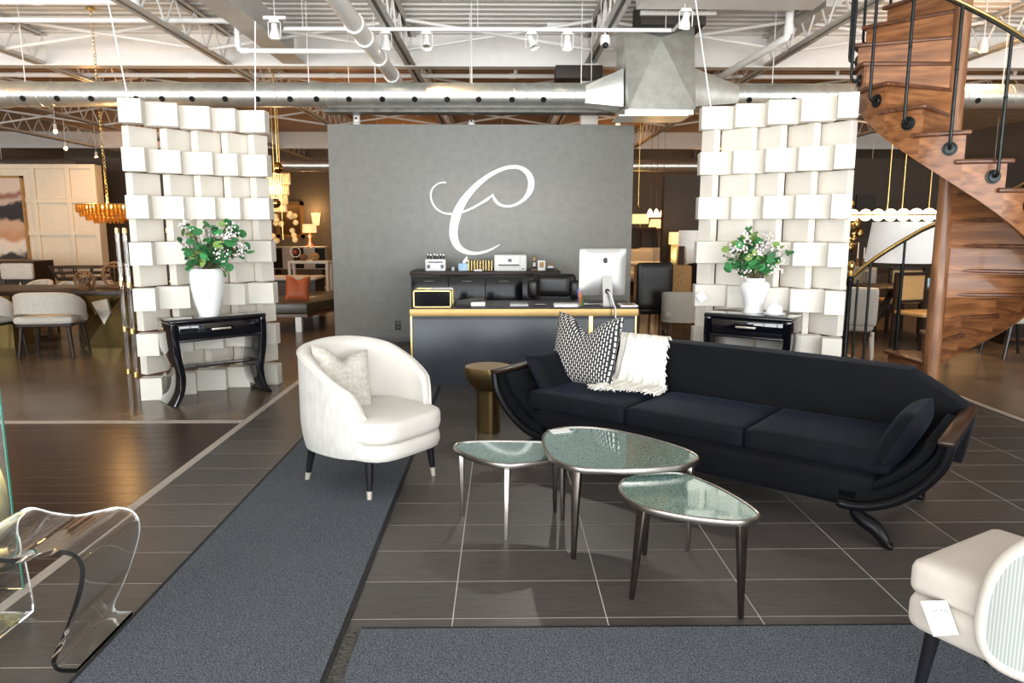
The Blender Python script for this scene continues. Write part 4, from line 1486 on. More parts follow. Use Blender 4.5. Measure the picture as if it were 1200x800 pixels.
# ================================================================== console tables
def console(label, a, b, back, H=0.75):
    """a, b: front feet (left, right) on the floor; depth runs away from the viewer"""
    a, b = Vector((*a, 0)), Vector((*b, 0))
    W = (b - a).length
    ang = math.atan2(b.y - a.y, b.x - a.x)
    c = thing('console_table', label, 'console table', a, ang)
    D = back
    dz = H - 0.75

    def legprof(sgn):
        # outline in x-z of the sabre leg; sgn=1 left leg
        out = smoothpath([(0.030, 0, H - 0.03), (0.028, 0, 0.58), (0.042, 0, 0.42), (0.072, 0, 0.25), (0.058, 0, 0.11), (0.0, 0, 0.0)], 6)
        inn = smoothpath([(0.045, 0, 0.0), (0.106, 0, 0.11), (0.126, 0, 0.25), (0.104, 0, 0.42), (0.090, 0, 0.58), (0.085, 0, H - 0.03)], 6)
        pts = [(p.x, p.z) for p in out + inn]
        if sgn < 0:
            pts = [(W - x, z) for x, z in pts]
        return pts
    Mx_ = Matrix(((1, 0, 0, 0), (0, 0, 1, 0), (0, 1, 0, 0), (0, 0, 0, 1)))
    for s in (1, -1):
        MB().prism(legprof(s), 0.0, D, Mx_).build('leg', 'lacquer', c, bevel=0.010, seg=2, recalc=True)
    MB().box((W / 2, D / 2, H - 0.020), (W - 0.044, D + 0.004, 0.042)).build('top', 'lacquer', c, bevel=0.019, seg=3)
    MB().b2((0.08, 0.022, 0.555 + dz), (W - 0.08, D - 0.01, H - 0.04)).build('apron', 'lacquer', c, smooth=False)
    MB().b2((0.075, 0.004, 0.550 + dz), (W - 0.075, 0.030, 0.570 + dz)).build('lower_rail', 'lacquer', c, bevel=0.006)
    dr = MB().b2((0.098, 0.008, 0.580 + dz), (W - 0.098, 0.024, H - 0.050)).build('drawer', 'lacquer', c, bevel=0.004)
    hd = MB().box((W / 2, -0.014, 0.648 + dz), (0.17, 0.012, 0.016))
    for s in (-1, 1):
        hd.box((W / 2 + s * 0.07, 0.0, 0.648 + dz), (0.010, 0.026, 0.010))
    hd.build('handle', 'champagne', dr, bevel=0.003)
    MB().b2((0.128, 0.03, 0.310), (W - 0.128, D - 0.02, 0.322)).build('shelf', 'lacquer', c, bevel=0.003)
    return c


console('black lacquer console with sabre legs standing under the fuller vase', (-2.822, 6.083), (-2.161, 6.693), 0.345)
HR = 0.795
f0, f1 = G(826, 366, HR), G(927, 373, HR)
dv = (f1 - f0).normalized()
f0 -= dv * 0.035
f1 += dv * 0.035
console('black lacquer console behind the velvet sofa holding the lidded jar', (f0.x, f0.y), (f1.x, f1.y), 0.35, HR)

# ------------------------------------------------------------------ vases and bouquets
CT = 0.7515
vL = G(245.5, 370, CT)
vt = MB().lathe([(0.001, 0.0), (0.080, 0.0), (0.086, 0.012), (0.110, 0.10), (0.138, 0.24), (0.146, 0.33), (0.143, 0.385), (0.130, 0.415), (0.122, 0.42), (0.112, 0.41), (0.12, 0.37), (0.12, 0.30)], 40).build('vase', 'ceramic', None, loc=(vL.x, vL.y, CT), ang=60)
tag(vt, 'tall tapering white ceramic vase on the console before the left screen', 'vase')
CTR = HR + 0.0015
vR = G(883, 366, CTR)
rj = MB().lathe([(0.001, 0.0), (0.085, 0.0), (0.088, 0.012), (0.078, 0.035), (0.080, 0.07), (0.100, 0.14), (0.122, 0.20), (0.126, 0.235), (0.112, 0.265), (0.085, 0.275), (0.082, 0.30), (0.072, 0.30), (0.07, 0.26), (0.09, 0.2)], 40).build('vase', 'ceramic', None, loc=(vR.x, vR.y, CTR), ang=60)
tag(rj, 'white ginger jar vase on the console behind the sofa', 'vase')
q = G(907, 369.5, CTR)
jl = thing('jar_lid', 'small white domed jar lid with a knob lying beside the ginger jar', 'lid', (q.x, q.y, CTR))
MB().lathe([(0.001, 0), (0.062, 0.0), (0.092, 0.018), (0.094, 0.024), (0.066, 0.030), (0.066, 0.055), (0.056, 0.080), (0.030, 0.098), (0.012, 0.102)], 32).build('dome', 'ceramic', jl, ang=60)
MB().lathe([(0.010, 0.10), (0.010, 0.112), (0.019, 0.122), (0.020, 0.132), (0.013, 0.142), (0.003, 0.146)], 18).build('knob', 'ceramic', jl, ang=60)

leaf_me = {}
for nm in ('leaf', 'leaf_dark', 'leaf_pale'):
    lf_ = MB()
    n = 10
    rim = [(math.cos(2 * PI * i / n) * 0.5 + 0.5, math.sin(2 * PI * i / n) * 0.42, 0.05 * math.cos(4 * PI * i / n)) for i in range(n)]
    lf_.add([(0.5, 0, -0.06)] + rim, [(0, 1 + i, 1 + (i + 1) % n) for i in range(n)])
    o = lf_.build('leaf_src', nm, None, link=False)
    leaf_me[nm] = o.data
    bpy.data.objects.remove(o)


def bouquet(label, c, rx, rz, ry, mouth, seed, nst=34):
    """stems fan from the vase mouth; round leaves in pairs along each stem"""
    rnd = random.Random(seed)
    b = thing('flower_arrangement', label, 'bouquet', mouth)
    cl = Vector(c) - Vector(mouth)
    cnt = 0
    fl = 0
    for k in range(nst):
        while True:
            d = Vector((rnd.uniform(-1, 1), rnd.uniform(-1, 1), rnd.uniform(-0.95, 1)))
            if (0.35 if k % 3 == 0 else 0.6) < d.length < 1:
                break
        tip = cl + Vector((d.x * rx, d.y * ry, d.z * rz))
        base = Vector((rnd.uniform(-0.04, 0.04), rnd.uniform(-0.04, 0.04), -0.10))
        mid = base.lerp(tip, 0.5) + Vector((0, 0, 0.05 + (0.05 if d.z < 0 else 0)))
        path = smoothpath([base, (base + mid) / 2 + Vector((0, 0, 0.02)), mid, tip], 4)
        MB().tube(path, [0.0035] * (len(path) - 1) + [0.0015], 5).build('stem', 'stem', b)
        kind = 'dark' if k % 6 == 5 else ('flower' if k % 6 == 3 else 'leaf')
        if kind == 'flower':
            f = MB()
            for q_ in range(26):
                p = path[-1] + Vector((rnd.gauss(0, 0.030), rnd.gauss(0, 0.025), rnd.gauss(-0.01, 0.032)))
                f.ball(p, rnd.uniform(0.006, 0.012), 6, 4)
            f.build('blossom', 'petal', b)
            continue
        npair = 3 if kind == 'leaf' else 4
        for i in range(npair):
            t_ = 0.46 + 0.54 * (i + 1) / npair
            p = path[min(len(path) - 1, int(t_ * (len(path) - 1)))]
            for s in (-1, 1):
                if rnd.random() < 0.12:
                    continue
                sc = rnd.uniform(0.062, 0.092) if kind == 'leaf' else rnd.uniform(0.016, 0.026)
                nm = 'leaf_dark' if kind == 'dark' else ('leaf_pale' if rnd.random() < 0.16 else 'leaf')
                e = Euler((rnd.uniform(0.2, 1.4), rnd.uniform(-0.8, 0.6), rnd.uniform(0, 2 * PI)))
                o = bpy.data.objects.new('leaf', leaf_me[nm])
                COL.objects.link(o)
                o.parent = b
                o.location = p
                o.rotation_euler = e
                o.scale = (sc, sc, sc)
                cnt += 1
    return b


bouquet('wide bouquet of round green leaves and white blossom in the tall tapering vase', P(247, 288, vL.y), 0.34, 0.25, 0.2, (vL.x, vL.y, CT + 0.415), 3, 66)
bouquet('rounded bouquet of green leaves and white lilac in the ginger jar', P(884, 298, vR.y), 0.29, 0.20, 0.11, (vR.x, vR.y, CTR + 0.30), 11, 60)

# ================================================================== white armchair
fa, fb, fc = Vector((-1.197, 4.262, 0)), Vector((-0.755, 3.921, 0)), Vector((-0.433, 4.345, 0))
cc = (fa + fc) / 2
face = ((fb + fc) / 2 - cc).normalized()
rz = math.atan2(face.x, -face.y)
ac = thing('armchair', 'white barrel armchair with pale grey outer shell and dark tapered legs', 'armchair', cc, rz)
HW, HF, HB = 0.370, 0.30, 0.375


def plan(s, grow=0.0):
    """U-shaped plan, s from -1 (right arm front) to 1 (left arm front)"""
    th = s * R(134)
    ex = 2.6
    cx, cy = math.sin(th), math.cos(th)
    k = (abs(cx) ** ex + abs(cy) ** ex) ** (-1 / ex)
    x = cx * k * (HW + grow)
    y = cy * k * ((HB + grow) if cy > 0 else (HF + 0.02))
    return x, y


def topz(s):
    a = abs(s)
    base = 0.835 - 0.06 * (a / 0.5) ** 2 if a < 0.5 else 0.775 - (a - 0.5) / 0.5 * 0.20
    if a > 0.90:
        base -= ((a - 0.90) / 0.10) ** 2 * 0.10
    return base


NS = 48
ZBOT = 0.235


def shell_out(u, v):
    s = u * 2 - 1
    x, y = plan(s, -0.022 * (1 - min(1, v * 3)) ** 2)
    z = ZBOT + (topz(s) - ZBOT) * v
    return (x, y, z)


def shell_in(u, v):
    s = u * 2 - 1
    x, y = plan(s, -0.075 - 0.03 * (1 - v))
    z = 0.28 + (topz(s) - 0.012 - 0.28) * v
    return (x, y, z)


so_ = MB().grid(lambda u, v: shell_out(u, v), NS, 14)
so_.build('outer_shell', 'fabric_grey', ac, ang=80)
si = MB().grid(lambda u, v: shell_in(1 - u, v), NS, 12)
si.build('inner_back', 'fabric_white', ac, ang=80)
# padded rim between them, and the front faces of the arms
rim = MB()


def rimf(u, v):
    s = u * 2 - 1
    a_, b_ = Vector(shell_out(u, 1)), Vector(shell_in(u, 1))
    p = a_.lerp(b_, v)
    p.z += 0.022 * math.sin(PI * v)
    return p


rim.grid(rimf, NS, 6)
for u in (0.0, 1.0):
    def ff(p, q, u=u):
        a_, b_ = Vector(shell_out(u, q)), Vector(shell_in(u, q))
        r_ = a_.lerp(b_, p)
        r_.y -= 0.012 * math.sin(PI * p) * (1 - q)
        r_.z += 0.022 * math.sin(PI * p) * q
        return r_
    rim.grid(ff if u == 1.0 else (lambda p, q: ff(1 - p, q, 0.0)), 4, 10)
rim.build('padded_rim', 'fabric_white', ac, ang=80)
pp_ = [shell_out(0, q / 10) for q in range(2, 10)] + [shell_out(u / NS, 1) for u in range(NS + 1)] + [shell_out(1, 1 - q / 10) for q in range(1, 9)]
MB().tube([Vector(p) * 1.0 for p in pp_], 0.006, 6).build('piping', 'fabric_white', ac)
# seat base and cushion: D-shaped rounded slabs


def dslab(z0, z1, fr, hw, puff, name, m):
    pts = []
    n = 40
    for i in range(n):
        a = 2 * PI * i / n
        ex = 4.2
        c_, s_ = math.cos(a), math.sin(a)
        k = (abs(c_) ** ex + abs(s_) ** ex) ** (-1 / ex)
        y = s_ * k
        y = y * (0.24 if y > 0 else fr)
        x = c_ * k * (hw if s_ < 0 else hw - 0.05 * s_)
        pts.append((x, y - 0.03))
    r = min(0.035, (z1 - z0) / 2.2)
    prof_ = [(0.0, z0, 1), ]
    rings = []
    for (ins, z) in ((0.03, z0), (0.008, z0 + 0.008), (0, z0 + r), (0, z1 - r), (0.008, z1 - 0.012), (0.03, z1 - 0.002), (0.12, z1 + puff * 0.6), (0.22, z1 + puff)):
        rings.append([(x * (1 - ins / 0.4), (y + 0.03) * (1 - ins / 0.4) - 0.03, z) for x, y in pts])
    vs = [v for r_ in rings for v in r_]
    fs = []
    for j in range(len(rings) - 1):
        for i in range(n):
            fs.append((j * n + i, j * n + (i + 1) % n, (j + 1) * n + (i + 1) % n, (j + 1) * n + i))
    fs.append(tuple(range(n - 1, -1, -1)))
    fs.append(tuple((len(rings) - 1) * n + i for i in range(n)))
    return MB().add(vs, fs).build(name, m, ac, ang=60)


dslab(0.225, 0.325, 0.37, 0.305, 0.0, 'seat_base', 'fabric_white')
dslab(0.328, 0.455, 0.375, 0.308, 0.012, 'seat_cushion', 'fabric_white')
rotm = Matrix.Rotation(-rz, 3, 'Z')
for wf_ in (fa, fb, fc, fa + fc - fb):
    p = rotm @ (wf_ - cc)
    top = Vector((p.x * 0.92, p.y * (0.95 if p.y < 0 else 0.84), 0.24))
    cut = p.lerp(top, 0.24)
    lg = MB().tube([cut, top], [0.017, 0.027], 16).build('leg', 'black_leg', ac)
    MB().tube([(p.x, p.y, 0), cut], [0.0135, 0.0175], 16).build('ferrule', 'champagne', lg)


def pillow_mesh(w_, h_, t_, chop=0.0, n=18, flare=0.06):
    m = MB()

    def side(sg):
        def f(u, v):
            x, y = u * 2 - 1, v * 2 - 1
            e = max(0.0, (1 - x ** 4) * (1 - y ** 4))
            z = sg * t_ / 2 * e ** 0.55
            px = x * (1 - flare * (1 - y * y)) * w_ / 2
            py = y * (1 - flare * (1 - x * x)) * h_ / 2
            if chop:
                k = math.exp(-(x / 0.40) ** 2) * max(0, (y + 0.6) / 1.6) ** 1.5
                py -= chop * k
                z *= 1 - 0.35 * k
            return (px, py, z)
        return f
    m.grid(side(1), n, n)
    m.grid(lambda u, v: side(-1)(1 - u, v), n, n)
    return m


# scatter cushion on the armchair
q = P(408, 440, 4.36)
pl_ = pillow_mesh(0.39, 0.39, 0.15, 0.08).build('scatter_cushion', 'fabric_taupe', None, ang=80)
tag(pl_, 'pale grey velvety cushion with a chopped top leaning in the armchair', 'cushion')
# lean: local y is up, local z is forward
def stand(o, loc, facing, lean, roll=0.0):
    fz = Vector(facing).normalized()
    up = Vector((0, 0, 1))
    side_ = up.cross(fz).normalized()
    M = Matrix((side_, up, fz)).transposed().to_4x4()
    o.matrix_world = Matrix.Translation(loc) @ M @ Matrix.Rotation(lean, 4, 'X') @ Matrix.Rotation(roll, 4, 'Z')


stand(pl_, Vector((-0.965, 4.285, 0.635)), (0.72, -0.69, 0.0), R(-22), R(-12))

# ================================================================== velvet sofa
ud = Vector((0.774, -0.633, 0))
nd = Vector((-0.633, -0.774, 0))         # toward the front
so0 = ud * (-3.132) + nd * (-3.727)
srz = math.atan2(ud.y, ud.x)
sofa = thing('sofa', 'long black velvet sofa with curved arms edged in dark polished wood', 'sofa', so0, srz)
SL, SD = 2.715, 0.87


def yb_(v):
    return v


# front rail curves (x-z), left side; mirrored for the right
railL = [(-0.004, 0.553), (0.004, 0.50), (0.026, 0.43), (0.100, 0.325), (0.198, 0.240), (0.305, 0.187), (0.40, 0.168), (0.47, 0.172)]


def arm_panel(x_of):
    pass


for s in (1, -1):
    fx = (lambda x: x) if s == 1 else (lambda x: SL - x)
    path = smoothpath([(fx(x), 0, z) for x, z in railL], 6)
    # upholstered arm body: swept slab from front to back following the rail curve
    inner = smoothpath([(fx(x), 0, z) for x, z in [(0.055, 0.535), (0.075, 0.47), (0.125, 0.40), (0.20, 0.325), (0.30, 0.26), (0.42, 0.235), (0.47, 0.23)]], 6)
    poly = [(p.x, p.z) for p in path] + [(p.x, p.z) for p in inner[::-1]]
    Mx_ = Matrix(((1, 0, 0, 0), (0, 0, 1, 0), (0, 1, 0, 0), (0, 0, 0, 1)))
    MB().prism(poly, 0.02, SD - 0.02, Mx_).build('arm', 'velvet', sofa, ang=30, recalc=True)
    # inner padding of the arm
    pad = [(p.x + 0.012 * s, p.z + 0.004) for p in inner] + [(p.x + (0.055 if i < 24 else 0.03) * s, p.z + 0.015) for i, p in enumerate(inner)][::-1]
    MB().prism(pad, 0.05, SD - 0.2, Mx_).build('arm_padding', 'velvet', sofa, bevel=0.008, recalc=True)
    # polished front rail
    rl = MB().tube([(p.x + 0.012 * s * (1 - i / len(path)), 0.0, p.z) for i, p in enumerate(path)], [0.024] * (len(path) - 4) + [0.026, 0.026, 0.024, 0.018], 12)
    rl.build('front_rail', 'black_gloss', sofa)
    # flat wooden arm cap running to the back
    MB().b2((fx(-0.012) if s == 1 else fx(0.058), -0.026, 0.548), (fx(0.058) if s == 1 else fx(-0.012), SD - 0.03, 0.572)).build('arm_cap', 'brown_gloss', sofa, bevel=0.008)
    # scrolled foot
    ft = smoothpath([(fx(0.385), 0.02, 0.155), (fx(0.375), 0.005, 0.130), (fx(0.335), -0.005, 0.108), (fx(0.285), -0.012, 0.085), (fx(0.250), -0.016, 0.05), (fx(0.225), -0.018, 0.018), (fx(0.200), -0.018, 0.014)], 5)
    MB().tube(ft, [0.026 + 0.014 * math.sin(PI * min(1, i / (len(ft) - 1) * 1.15)) - 0.008 * i / len(ft) for i in range(len(ft))], 12).build('foot', 'black_gloss', sofa)
    fb2 = [(p.x, SD - 0.08 - p.y, p.z) for p in ft]
    MB().tube(fb2, 0.026, 10).build('foot', 'black_gloss', sofa)
# seat deck / front apron with rounded lower edge
MB().soft((SL / 2, 0.42, 0.235), (SL - 0.62, 0.80, 0.19), 0.05, 8).build('seat_base', 'velvet', sofa)
for k in range(3):
    x0_, x1_ = 0.235 + k * 0.7445, 0.235 + (k + 1) * 0.7445
    MB().soft(((x0_ + x1_) / 2, 0.39, 0.382), (x1_ - x0_ - 0.004, 0.64, 0.118), 0.030, 12, 0.012).build('seat_cushion', 'velvet_cushion', sofa)
# back with chamfered ends that run down to the arm caps
bk = [(0.03, 0.28), (0.0, 0.54), (0.02, 0.565), (0.20, 0.675), (0.32, 0.735), (0.40, 0.748), (SL / 2, 0.760), (SL - 0.40, 0.748), (SL - 0.32, 0.735), (SL - 0.20, 0.675), (SL - 0.02, 0.565), (SL, 0.54), (SL - 0.03, 0.28)]
bpoly = [(p.x, p.z) for p in smoothpath([(x, 0, z) for x, z in bk], 4)]
bkm = MB()
bkm.prism(bpoly, 0.70, 0.86, Matrix(((1, 0, 0, 0), (0, 0, 1, 0), (0, 1, 0, 0), (0, 0, 0, 1))))
bkm.v = [(v[0], v[1] + 0.10 * max(0, v[2] - 0.3) - (0.0), v[2]) for v in bkm.v]
bkm.build('backrest', 'velvet', sofa, bevel=0.035, seg=4, recalc=True)
for s in (1, -1):
    fx = (lambda x: x) if s == 1 else (lambda x: SL - x)
# side bolsters
sb = lambda u, v, z: so0 + ud * u - nd * v + Vector((0, 0, z))
b1 = pillow_mesh(0.46, 0.33, 0.13, 0.0).build('side_cushion', 'velvet_cushion', None, ang=80)
tag(b1, 'black velvet side cushion leaning on the sofa arm beside the brass table', 'cushion', 'velvet side cushions')
stand(b1, sb(0.215, 0.42, 0.515), ud + Vector((0, 0, 0)), R(-34))
b2_ = pillow_mesh(0.46, 0.33, 0.14, 0.0).build('side_cushion', 'velvet_cushion', None, ang=80)
tag(b2_, 'black velvet side cushion leaning on the sofa arm near the staircase', 'cushion', 'velvet side cushions')
stand(b2_, sb(SL - 0.235, 0.26, 0.515), -ud, R(-26))
# patterned cushion
pc_ = pillow_mesh(0.60, 0.52, 0.16, 0.115, 24, 0.10).build('patterned_cushion', 'dash_cloth', None, ang=80)
tag(pc_, 'large charcoal cushion with pale dashes and a chopped top on the sofa', 'cushion')
stand(pc_, sb(0.385, 0.55, 0.672), nd * 0.97 + ud * -0.12, R(-15), R(1))

# throw blanket: hangs over the back, spills onto the seat
th_ = thing('throw_blanket', 'cream knitted throw with tasselled fringe draped over the sofa back', 'blanket', sb(0.735, 0.5, 0.45), srz)


def thr(u, v):
    # v: 0 behind the back .. 1 lower front end
    x = (u - 0.5) * (0.35 + 0.14 * max(0, v - 0.5)) + 0.06 * max(0, v - 0.4) * 2
    pts = [(0.375, 0.10), (0.365, 0.24), (0.335, 0.318), (0.28, 0.322), (0.225, 0.30), (0.19, 0.17), (0.165, 0.055), (0.10, 0.012), (-0.02, 0.012), (-0.13 - 0.10 * math.sin(u * 5 + 0.5) * 0.5, 0.012)]
    t_ = v * (len(pts) - 1)
    i = min(int(t_), len(pts) - 2)
    f = t_ - i
    y = pts[i][0] * (1 - f) + pts[i + 1][0] * f
    z = pts[i][1] * (1 - f) + pts[i + 1][1] * f
    fold = 0.014 * math.sin(u * 19 + v * 3) + 0.008 * math.sin(u * 43 + v * 8)
    wgt = 1.0 if v > 0.25 else 0.5
    return (x + 0.01 * math.sin(v * 17), y - abs(fold) * wgt * 0.9, z + abs(fold) * wgt * (1.0 if v > 0.6 else 0.4) + 0.012)


MB().grid(thr, 34, 44).build('cloth', 'throw_white', th_, solid=0.006, ang=80)
fr_ = MB()
rnd = random.Random(5)
for k in range(46):
    u = k / 45
    p = Vector(thr(u, 1.0))
    q_ = [p, p + Vector((rnd.uniform(-0.015, 0.015), -0.03, rnd.uniform(0, 0.012))), p + Vector((rnd.uniform(-0.03, 0.03), -0.06 - rnd.uniform(0, 0.02), rnd.uniform(-0.006, 0.008)))]
    fr_.tube(q_, [0.005, 0.004, 0.0025], 5)
for k in range(44):
    v = 0.36 + 0.64 * k / 43
    p = Vector(thr(1.0, v))
    q_ = [p, p + Vector((0.012 + rnd.uniform(-0.008, 0.012), -0.008, -0.02)), p + Vector((0.012 + rnd.uniform(-0.015, 0.022), -0.010 + rnd.uniform(-0.01, 0.01), -0.055 if v < 0.72 else -0.004))]
    fr_.tube(q_, [0.005, 0.004, 0.0025], 5)
fo = fr_.build('fringe', 'throw_white', th_)
fo['kind'] = 'stuff'

# ================================================================== brass drum side table
q = G(572, 509)
bt_ = thing('side_table', 'antique brass pedestal side table with a flattened side at the sofa end', 'side table', (q.x, q.y + 0.10, 0), R(-20))


def dshape(r, flat, n=40):
    pts = []
    for i in range(n):
        a = 2 * PI * i / n
        pts.append((r * math.cos(a), max(-flat, min(flat * 1.25, r * math.sin(a)))))
    return pts


def dloft(specs, name, m):
    rings = [[(x, y, z) for x, y in dshape(r, f)] for r, f, z in specs]
    n = 40
    vs = [v for r_ in rings for v in r_]
    fs = [(j * n + i, j * n + (i + 1) % n, (j + 1) * n + (i + 1) % n, (j + 1) * n + i) for j in range(len(rings) - 1) for i in range(n)]
    fs += [tuple(range(n - 1, -1, -1)), tuple((len(rings) - 1) * n + i for i in range(n))]
    return MB().add(vs, fs).build(name, m, bt_, ang=40)


HT = 0.50
dloft([(0.088, 0.075, 0.0), (0.090, 0.077, 0.01), (0.088, 0.075, 0.30), (0.092, 0.08, 0.325)], 'pedestal', 'bronze')
dloft([(0.092, 0.08, 0.325), (0.120, 0.10, 0.345), (0.155, 0.13, 0.385), (0.172, 0.145, 0.43), (0.176, 0.148, HT - 0.012), (0.172, 0.145, HT)], 'bowl', 'bronze')
dloft([(0.168, 0.141, HT + 0.0005), (0.168, 0.141, HT + 0.002)], 'table_top', 'bronze')

# ================================================================== nesting tables


def nest_table(label, outline, zt, feet, legmats, edge_on=()):
    pts = [G(x, y, zt) for x, y in outline]
    c = sum(pts, Vector()) / len(pts)
    t_ = thing('nesting_table', label, 'coffee table', (c.x, c.y, 0), 0, 'nesting coffee tables')
    loop = smoothpath([(p.x - c.x, p.y - c.y, 0) for p in pts], 5, closed=True)
    poly = [(p.x, p.y) for p in loop]

    def inset(d):
        out = []
        n = len(poly)
        for i in range(n):
            a_, b_ = Vector(poly[i - 1]), Vector(poly[(i + 1) % n])
            tg = (b_ - a_).normalized()
            nn = Vector((-tg.y, tg.x))
            out.append(Vector(poly[i]) + nn * d)
        return [(p.x, p.y) for p in out]
    ar = sum(poly[i][0] * poly[(i + 1) % len(poly)][1] - poly[(i + 1) % len(poly)][0] * poly[i][1] for i in range(len(poly)))
    sg = 1 if ar > 0 else -1
    # rim ring
    n = len(poly)
    prof_ = [(0.0, -0.026), (-0.003, -0.014), (0.0, -0.002), (0.006, 0.002), (0.011, 0.0), (0.011, -0.008), (0.03, -0.026)]
    rings = [[(x, y, zt + dz) for x, y in inset(sg * d)] for d, dz in prof_]
    vs = [v for r_ in rings for v in r_]
    m_ = len(rings)
    fs = [(j * n + i, j * n + (i + 1) % n, ((j + 1) % m_) * n + (i + 1) % n, ((j + 1) % m_) * n + i) for j in range(m_) for i in range(n)]
    MB().add(vs, fs).build('rim', 'pewter', t_, recalc=True)
    MB().prism(inset(sg * 0.011), zt - 0.020, zt - 0.004).build('glass_top', 'eglomise', t_, smooth=False)
    for (fx_, fy_), mm in zip(feet, legmats):
        f_ = G(fx_, fy_)
        f_ = Vector((f_.x - c.x, f_.y - c.y, 0))
        inn = Vector((-f_.x, -f_.y, 0)).normalized()
        top = Vector(f_)
        ring_in = inset(sg * 0.008)

        def inside(p, ring=ring_in):
            k_ = False
            for i in range(len(ring)):
                (x1_, y1_), (x2_, y2_) = ring[i - 1], ring[i]
                if (y1_ > p.y) != (y2_ > p.y) and p.x < (x2_ - x1_) * (p.y - y1_) / (y2_ - y1_) + x1_:
                    k_ = not k_
            return k_
        for _ in range(40):
            if inside(top):
                break
            top += inn * 0.006
        pr_ = MB()
        # flat tapering blade leg, wide at top
        sd = Vector((-inn.y, inn.x, 0))
        if edge_on and (fx_, fy_) in edge_on:
            sd, inn = inn, sd
        vs = []
        for z, w_, th in ((0.0, 0.0095, 0.008), (zt - 0.022, 0.024, 0.012)):
            for a_, b_ in ((-1, -1), (1, -1), (1, 1), (-1, 1)):
                p = (f_ if z == 0.0 else top) + sd * (a_ * w_) + inn * (b_ * th)
                vs.append((p.x, p.y, z))
        pr_.add(vs, [(3, 2, 1, 0), (4, 5, 6, 7), (0, 1, 5, 4), (1, 2, 6, 5), (2, 3, 7, 6), (3, 0, 4, 7)])
        pr_.build('leg', mm, t_, bevel=0.003, recalc=True)
    return t_


BIG = [(635.4, 511), (642, 504), (660, 500), (689, 499.5), (721.5, 503.4), (760.5, 512), (796, 522.5), (814, 530), (819, 536), (811, 541.7), (790, 546), (747.5, 549), (698.7, 549.2), (672.7, 546.6), (650, 538.5), (638.6, 527)]
SMR = [(724.7, 569.4), (729, 561), (741, 556), (767, 553), (794, 552.5), (812.5, 557), (845, 571), (871, 585.6), (887, 597), (891, 603), (884, 607.7), (864.5, 610), (828.7, 607.4), (786.5, 601), (750.7, 592), (731, 580.7)]
SML = [(531.4, 522), (539.5, 517.4), (565.5, 515.7), (604.5, 515.7), (640, 517), (668, 522), (672, 529), (655, 536), (617.5, 542), (591.5, 543.4), (562, 537.8), (539.5, 528.7)]
nest_table('tallest teal glass nesting table with the white card on it', BIG, 0.445, [(672, 655), (806, 645), (659, 609)], ['pewter_dark', 'pewter', 'pewter'])
nest_table('small teal glass nesting table nearest the entrance mat', SMR, 0.405, [(740, 702), (868, 724), (755, 650)], ['pewter_dark', 'pewter_dark', 'pewter_dark'])
nest_table('lowest teal glass nesting table on the armchair side', SML, 0.372, [(542, 604), (593, 633), (650, 600)], ['pewter', 'pewter', 'pewter_dark'], [(593, 633)])
q = G(656, 504, 0.445)
tag(MB().box((0, 0, 0.0015), (0.11, 0.075, 0.002), R(18)).build('card', 'paper', None, smooth=False, loc=(q.x, q.y - 0.01, 0.443)), 'blank white card lying on the tallest nesting table', 'card')

# ================================================================== white chair at the right edge
A_, B_, D_ = Vector((1.295, 2.113, 0)), Vector((1.60, 2.47, 0)), Vector((1.415, 1.90, 0))
wc = thing('dining_chair', 'cream upholstered chair with ribbed grey back and a white price card', 'chair', (1.637, 2.02, 0), 0)
# local axes: fx facing, sx to the side
fc_ = Vector((-0.5, 0.866, 0)).normalized()


def wcM():
    s_ = fc_.cross(Vector((0, 0, 1)))
    return Matrix((s_, fc_, Vector((0, 0, 1)))).transposed()


wc.rotation_euler = wcM().to_euler()
MB().soft((0, 0.02, 0.335), (0.52, 0.52, 0.13), 0.045, 10).build('seat_base', 'fabric_beige', wc)
MB().soft((0, 0.025, 0.445), (0.51, 0.51, 0.115), 0.034, 12, 0.010).build('seat_cushion', 'fabric_beige', wc)
pth_ = [(math.sin(R(a)) * 0.262, -math.cos(R(a)) * 0.31 + 0.05) for a in range(-88, 89, 8)]


def bsh(u, v, off=0.0):
    u = 0.5 - 0.5 * math.cos(PI * u)
    i = u * (len(pth_) - 1)
    k = min(int(i), len(pth_) - 2)
    x = pth_[k][0] * (1 - i + k) + pth_[k + 1][0] * (i - k)
    y = pth_[k][1] * (1 - i + k) + pth_[k + 1][1] * (i - k)
    tt = abs(2 * u - 1)
    e = max(0.0, 1 - tt ** 16) ** 0.5
    zb, zt_ = 0.46 - 0.155 * e, 0.50 + 0.14 * e + 0.18 * (1 - tt ** 2.5)
    l = math.hypot(x, y - 0.05)
    k2 = 1 + off / max(l, 0.01)
    zz_ = zb + (zt_ - zb) * v
    return (x * k2, (y - 0.05) * k2 + 0.05 - 0.10 * (zz_ - 0.40), zz_)


bs_ = MB().grid(lambda u, v: bsh(u, v, 0.045), 60, 12)
bs_.grid(lambda u, v: bsh(1 - u, v, 0.030), 60, 12)
bs_.build('back_shell', 'ribbed_cloth', wc, ang=80)
bs_ = MB().grid(lambda u, v: bsh(1 - u, v, 0.0), 60, 12)
bs_.grid(lambda u, v: bsh(u, v, 0.028), 60, 12)
bs_.build('inner_back', 'fabric_beige', wc, ang=80)
edge = [bsh(u / 60, 1, 0.030) for u in range(61)] + [bsh(1, 0.5, 0.030)] + [bsh(1 - u / 60, 0, 0.030) for u in range(0, 61)] + [bsh(0, 0.5, 0.030)]
MB().tube(edge, 0.021, 10, closed=True).build('edge_roll', 'fabric_beige', wc)
for sx_ in (-1, 1):
    for sy_ in (-1, 1):
        MB().tube([(sx_ * 0.225, sy_ * 0.215 + 0.02, 0), (sx_ * 0.195, sy_ * 0.19 + 0.02, 0.29)], [0.014, 0.024], 14).build('leg', 'black_leg', wc)
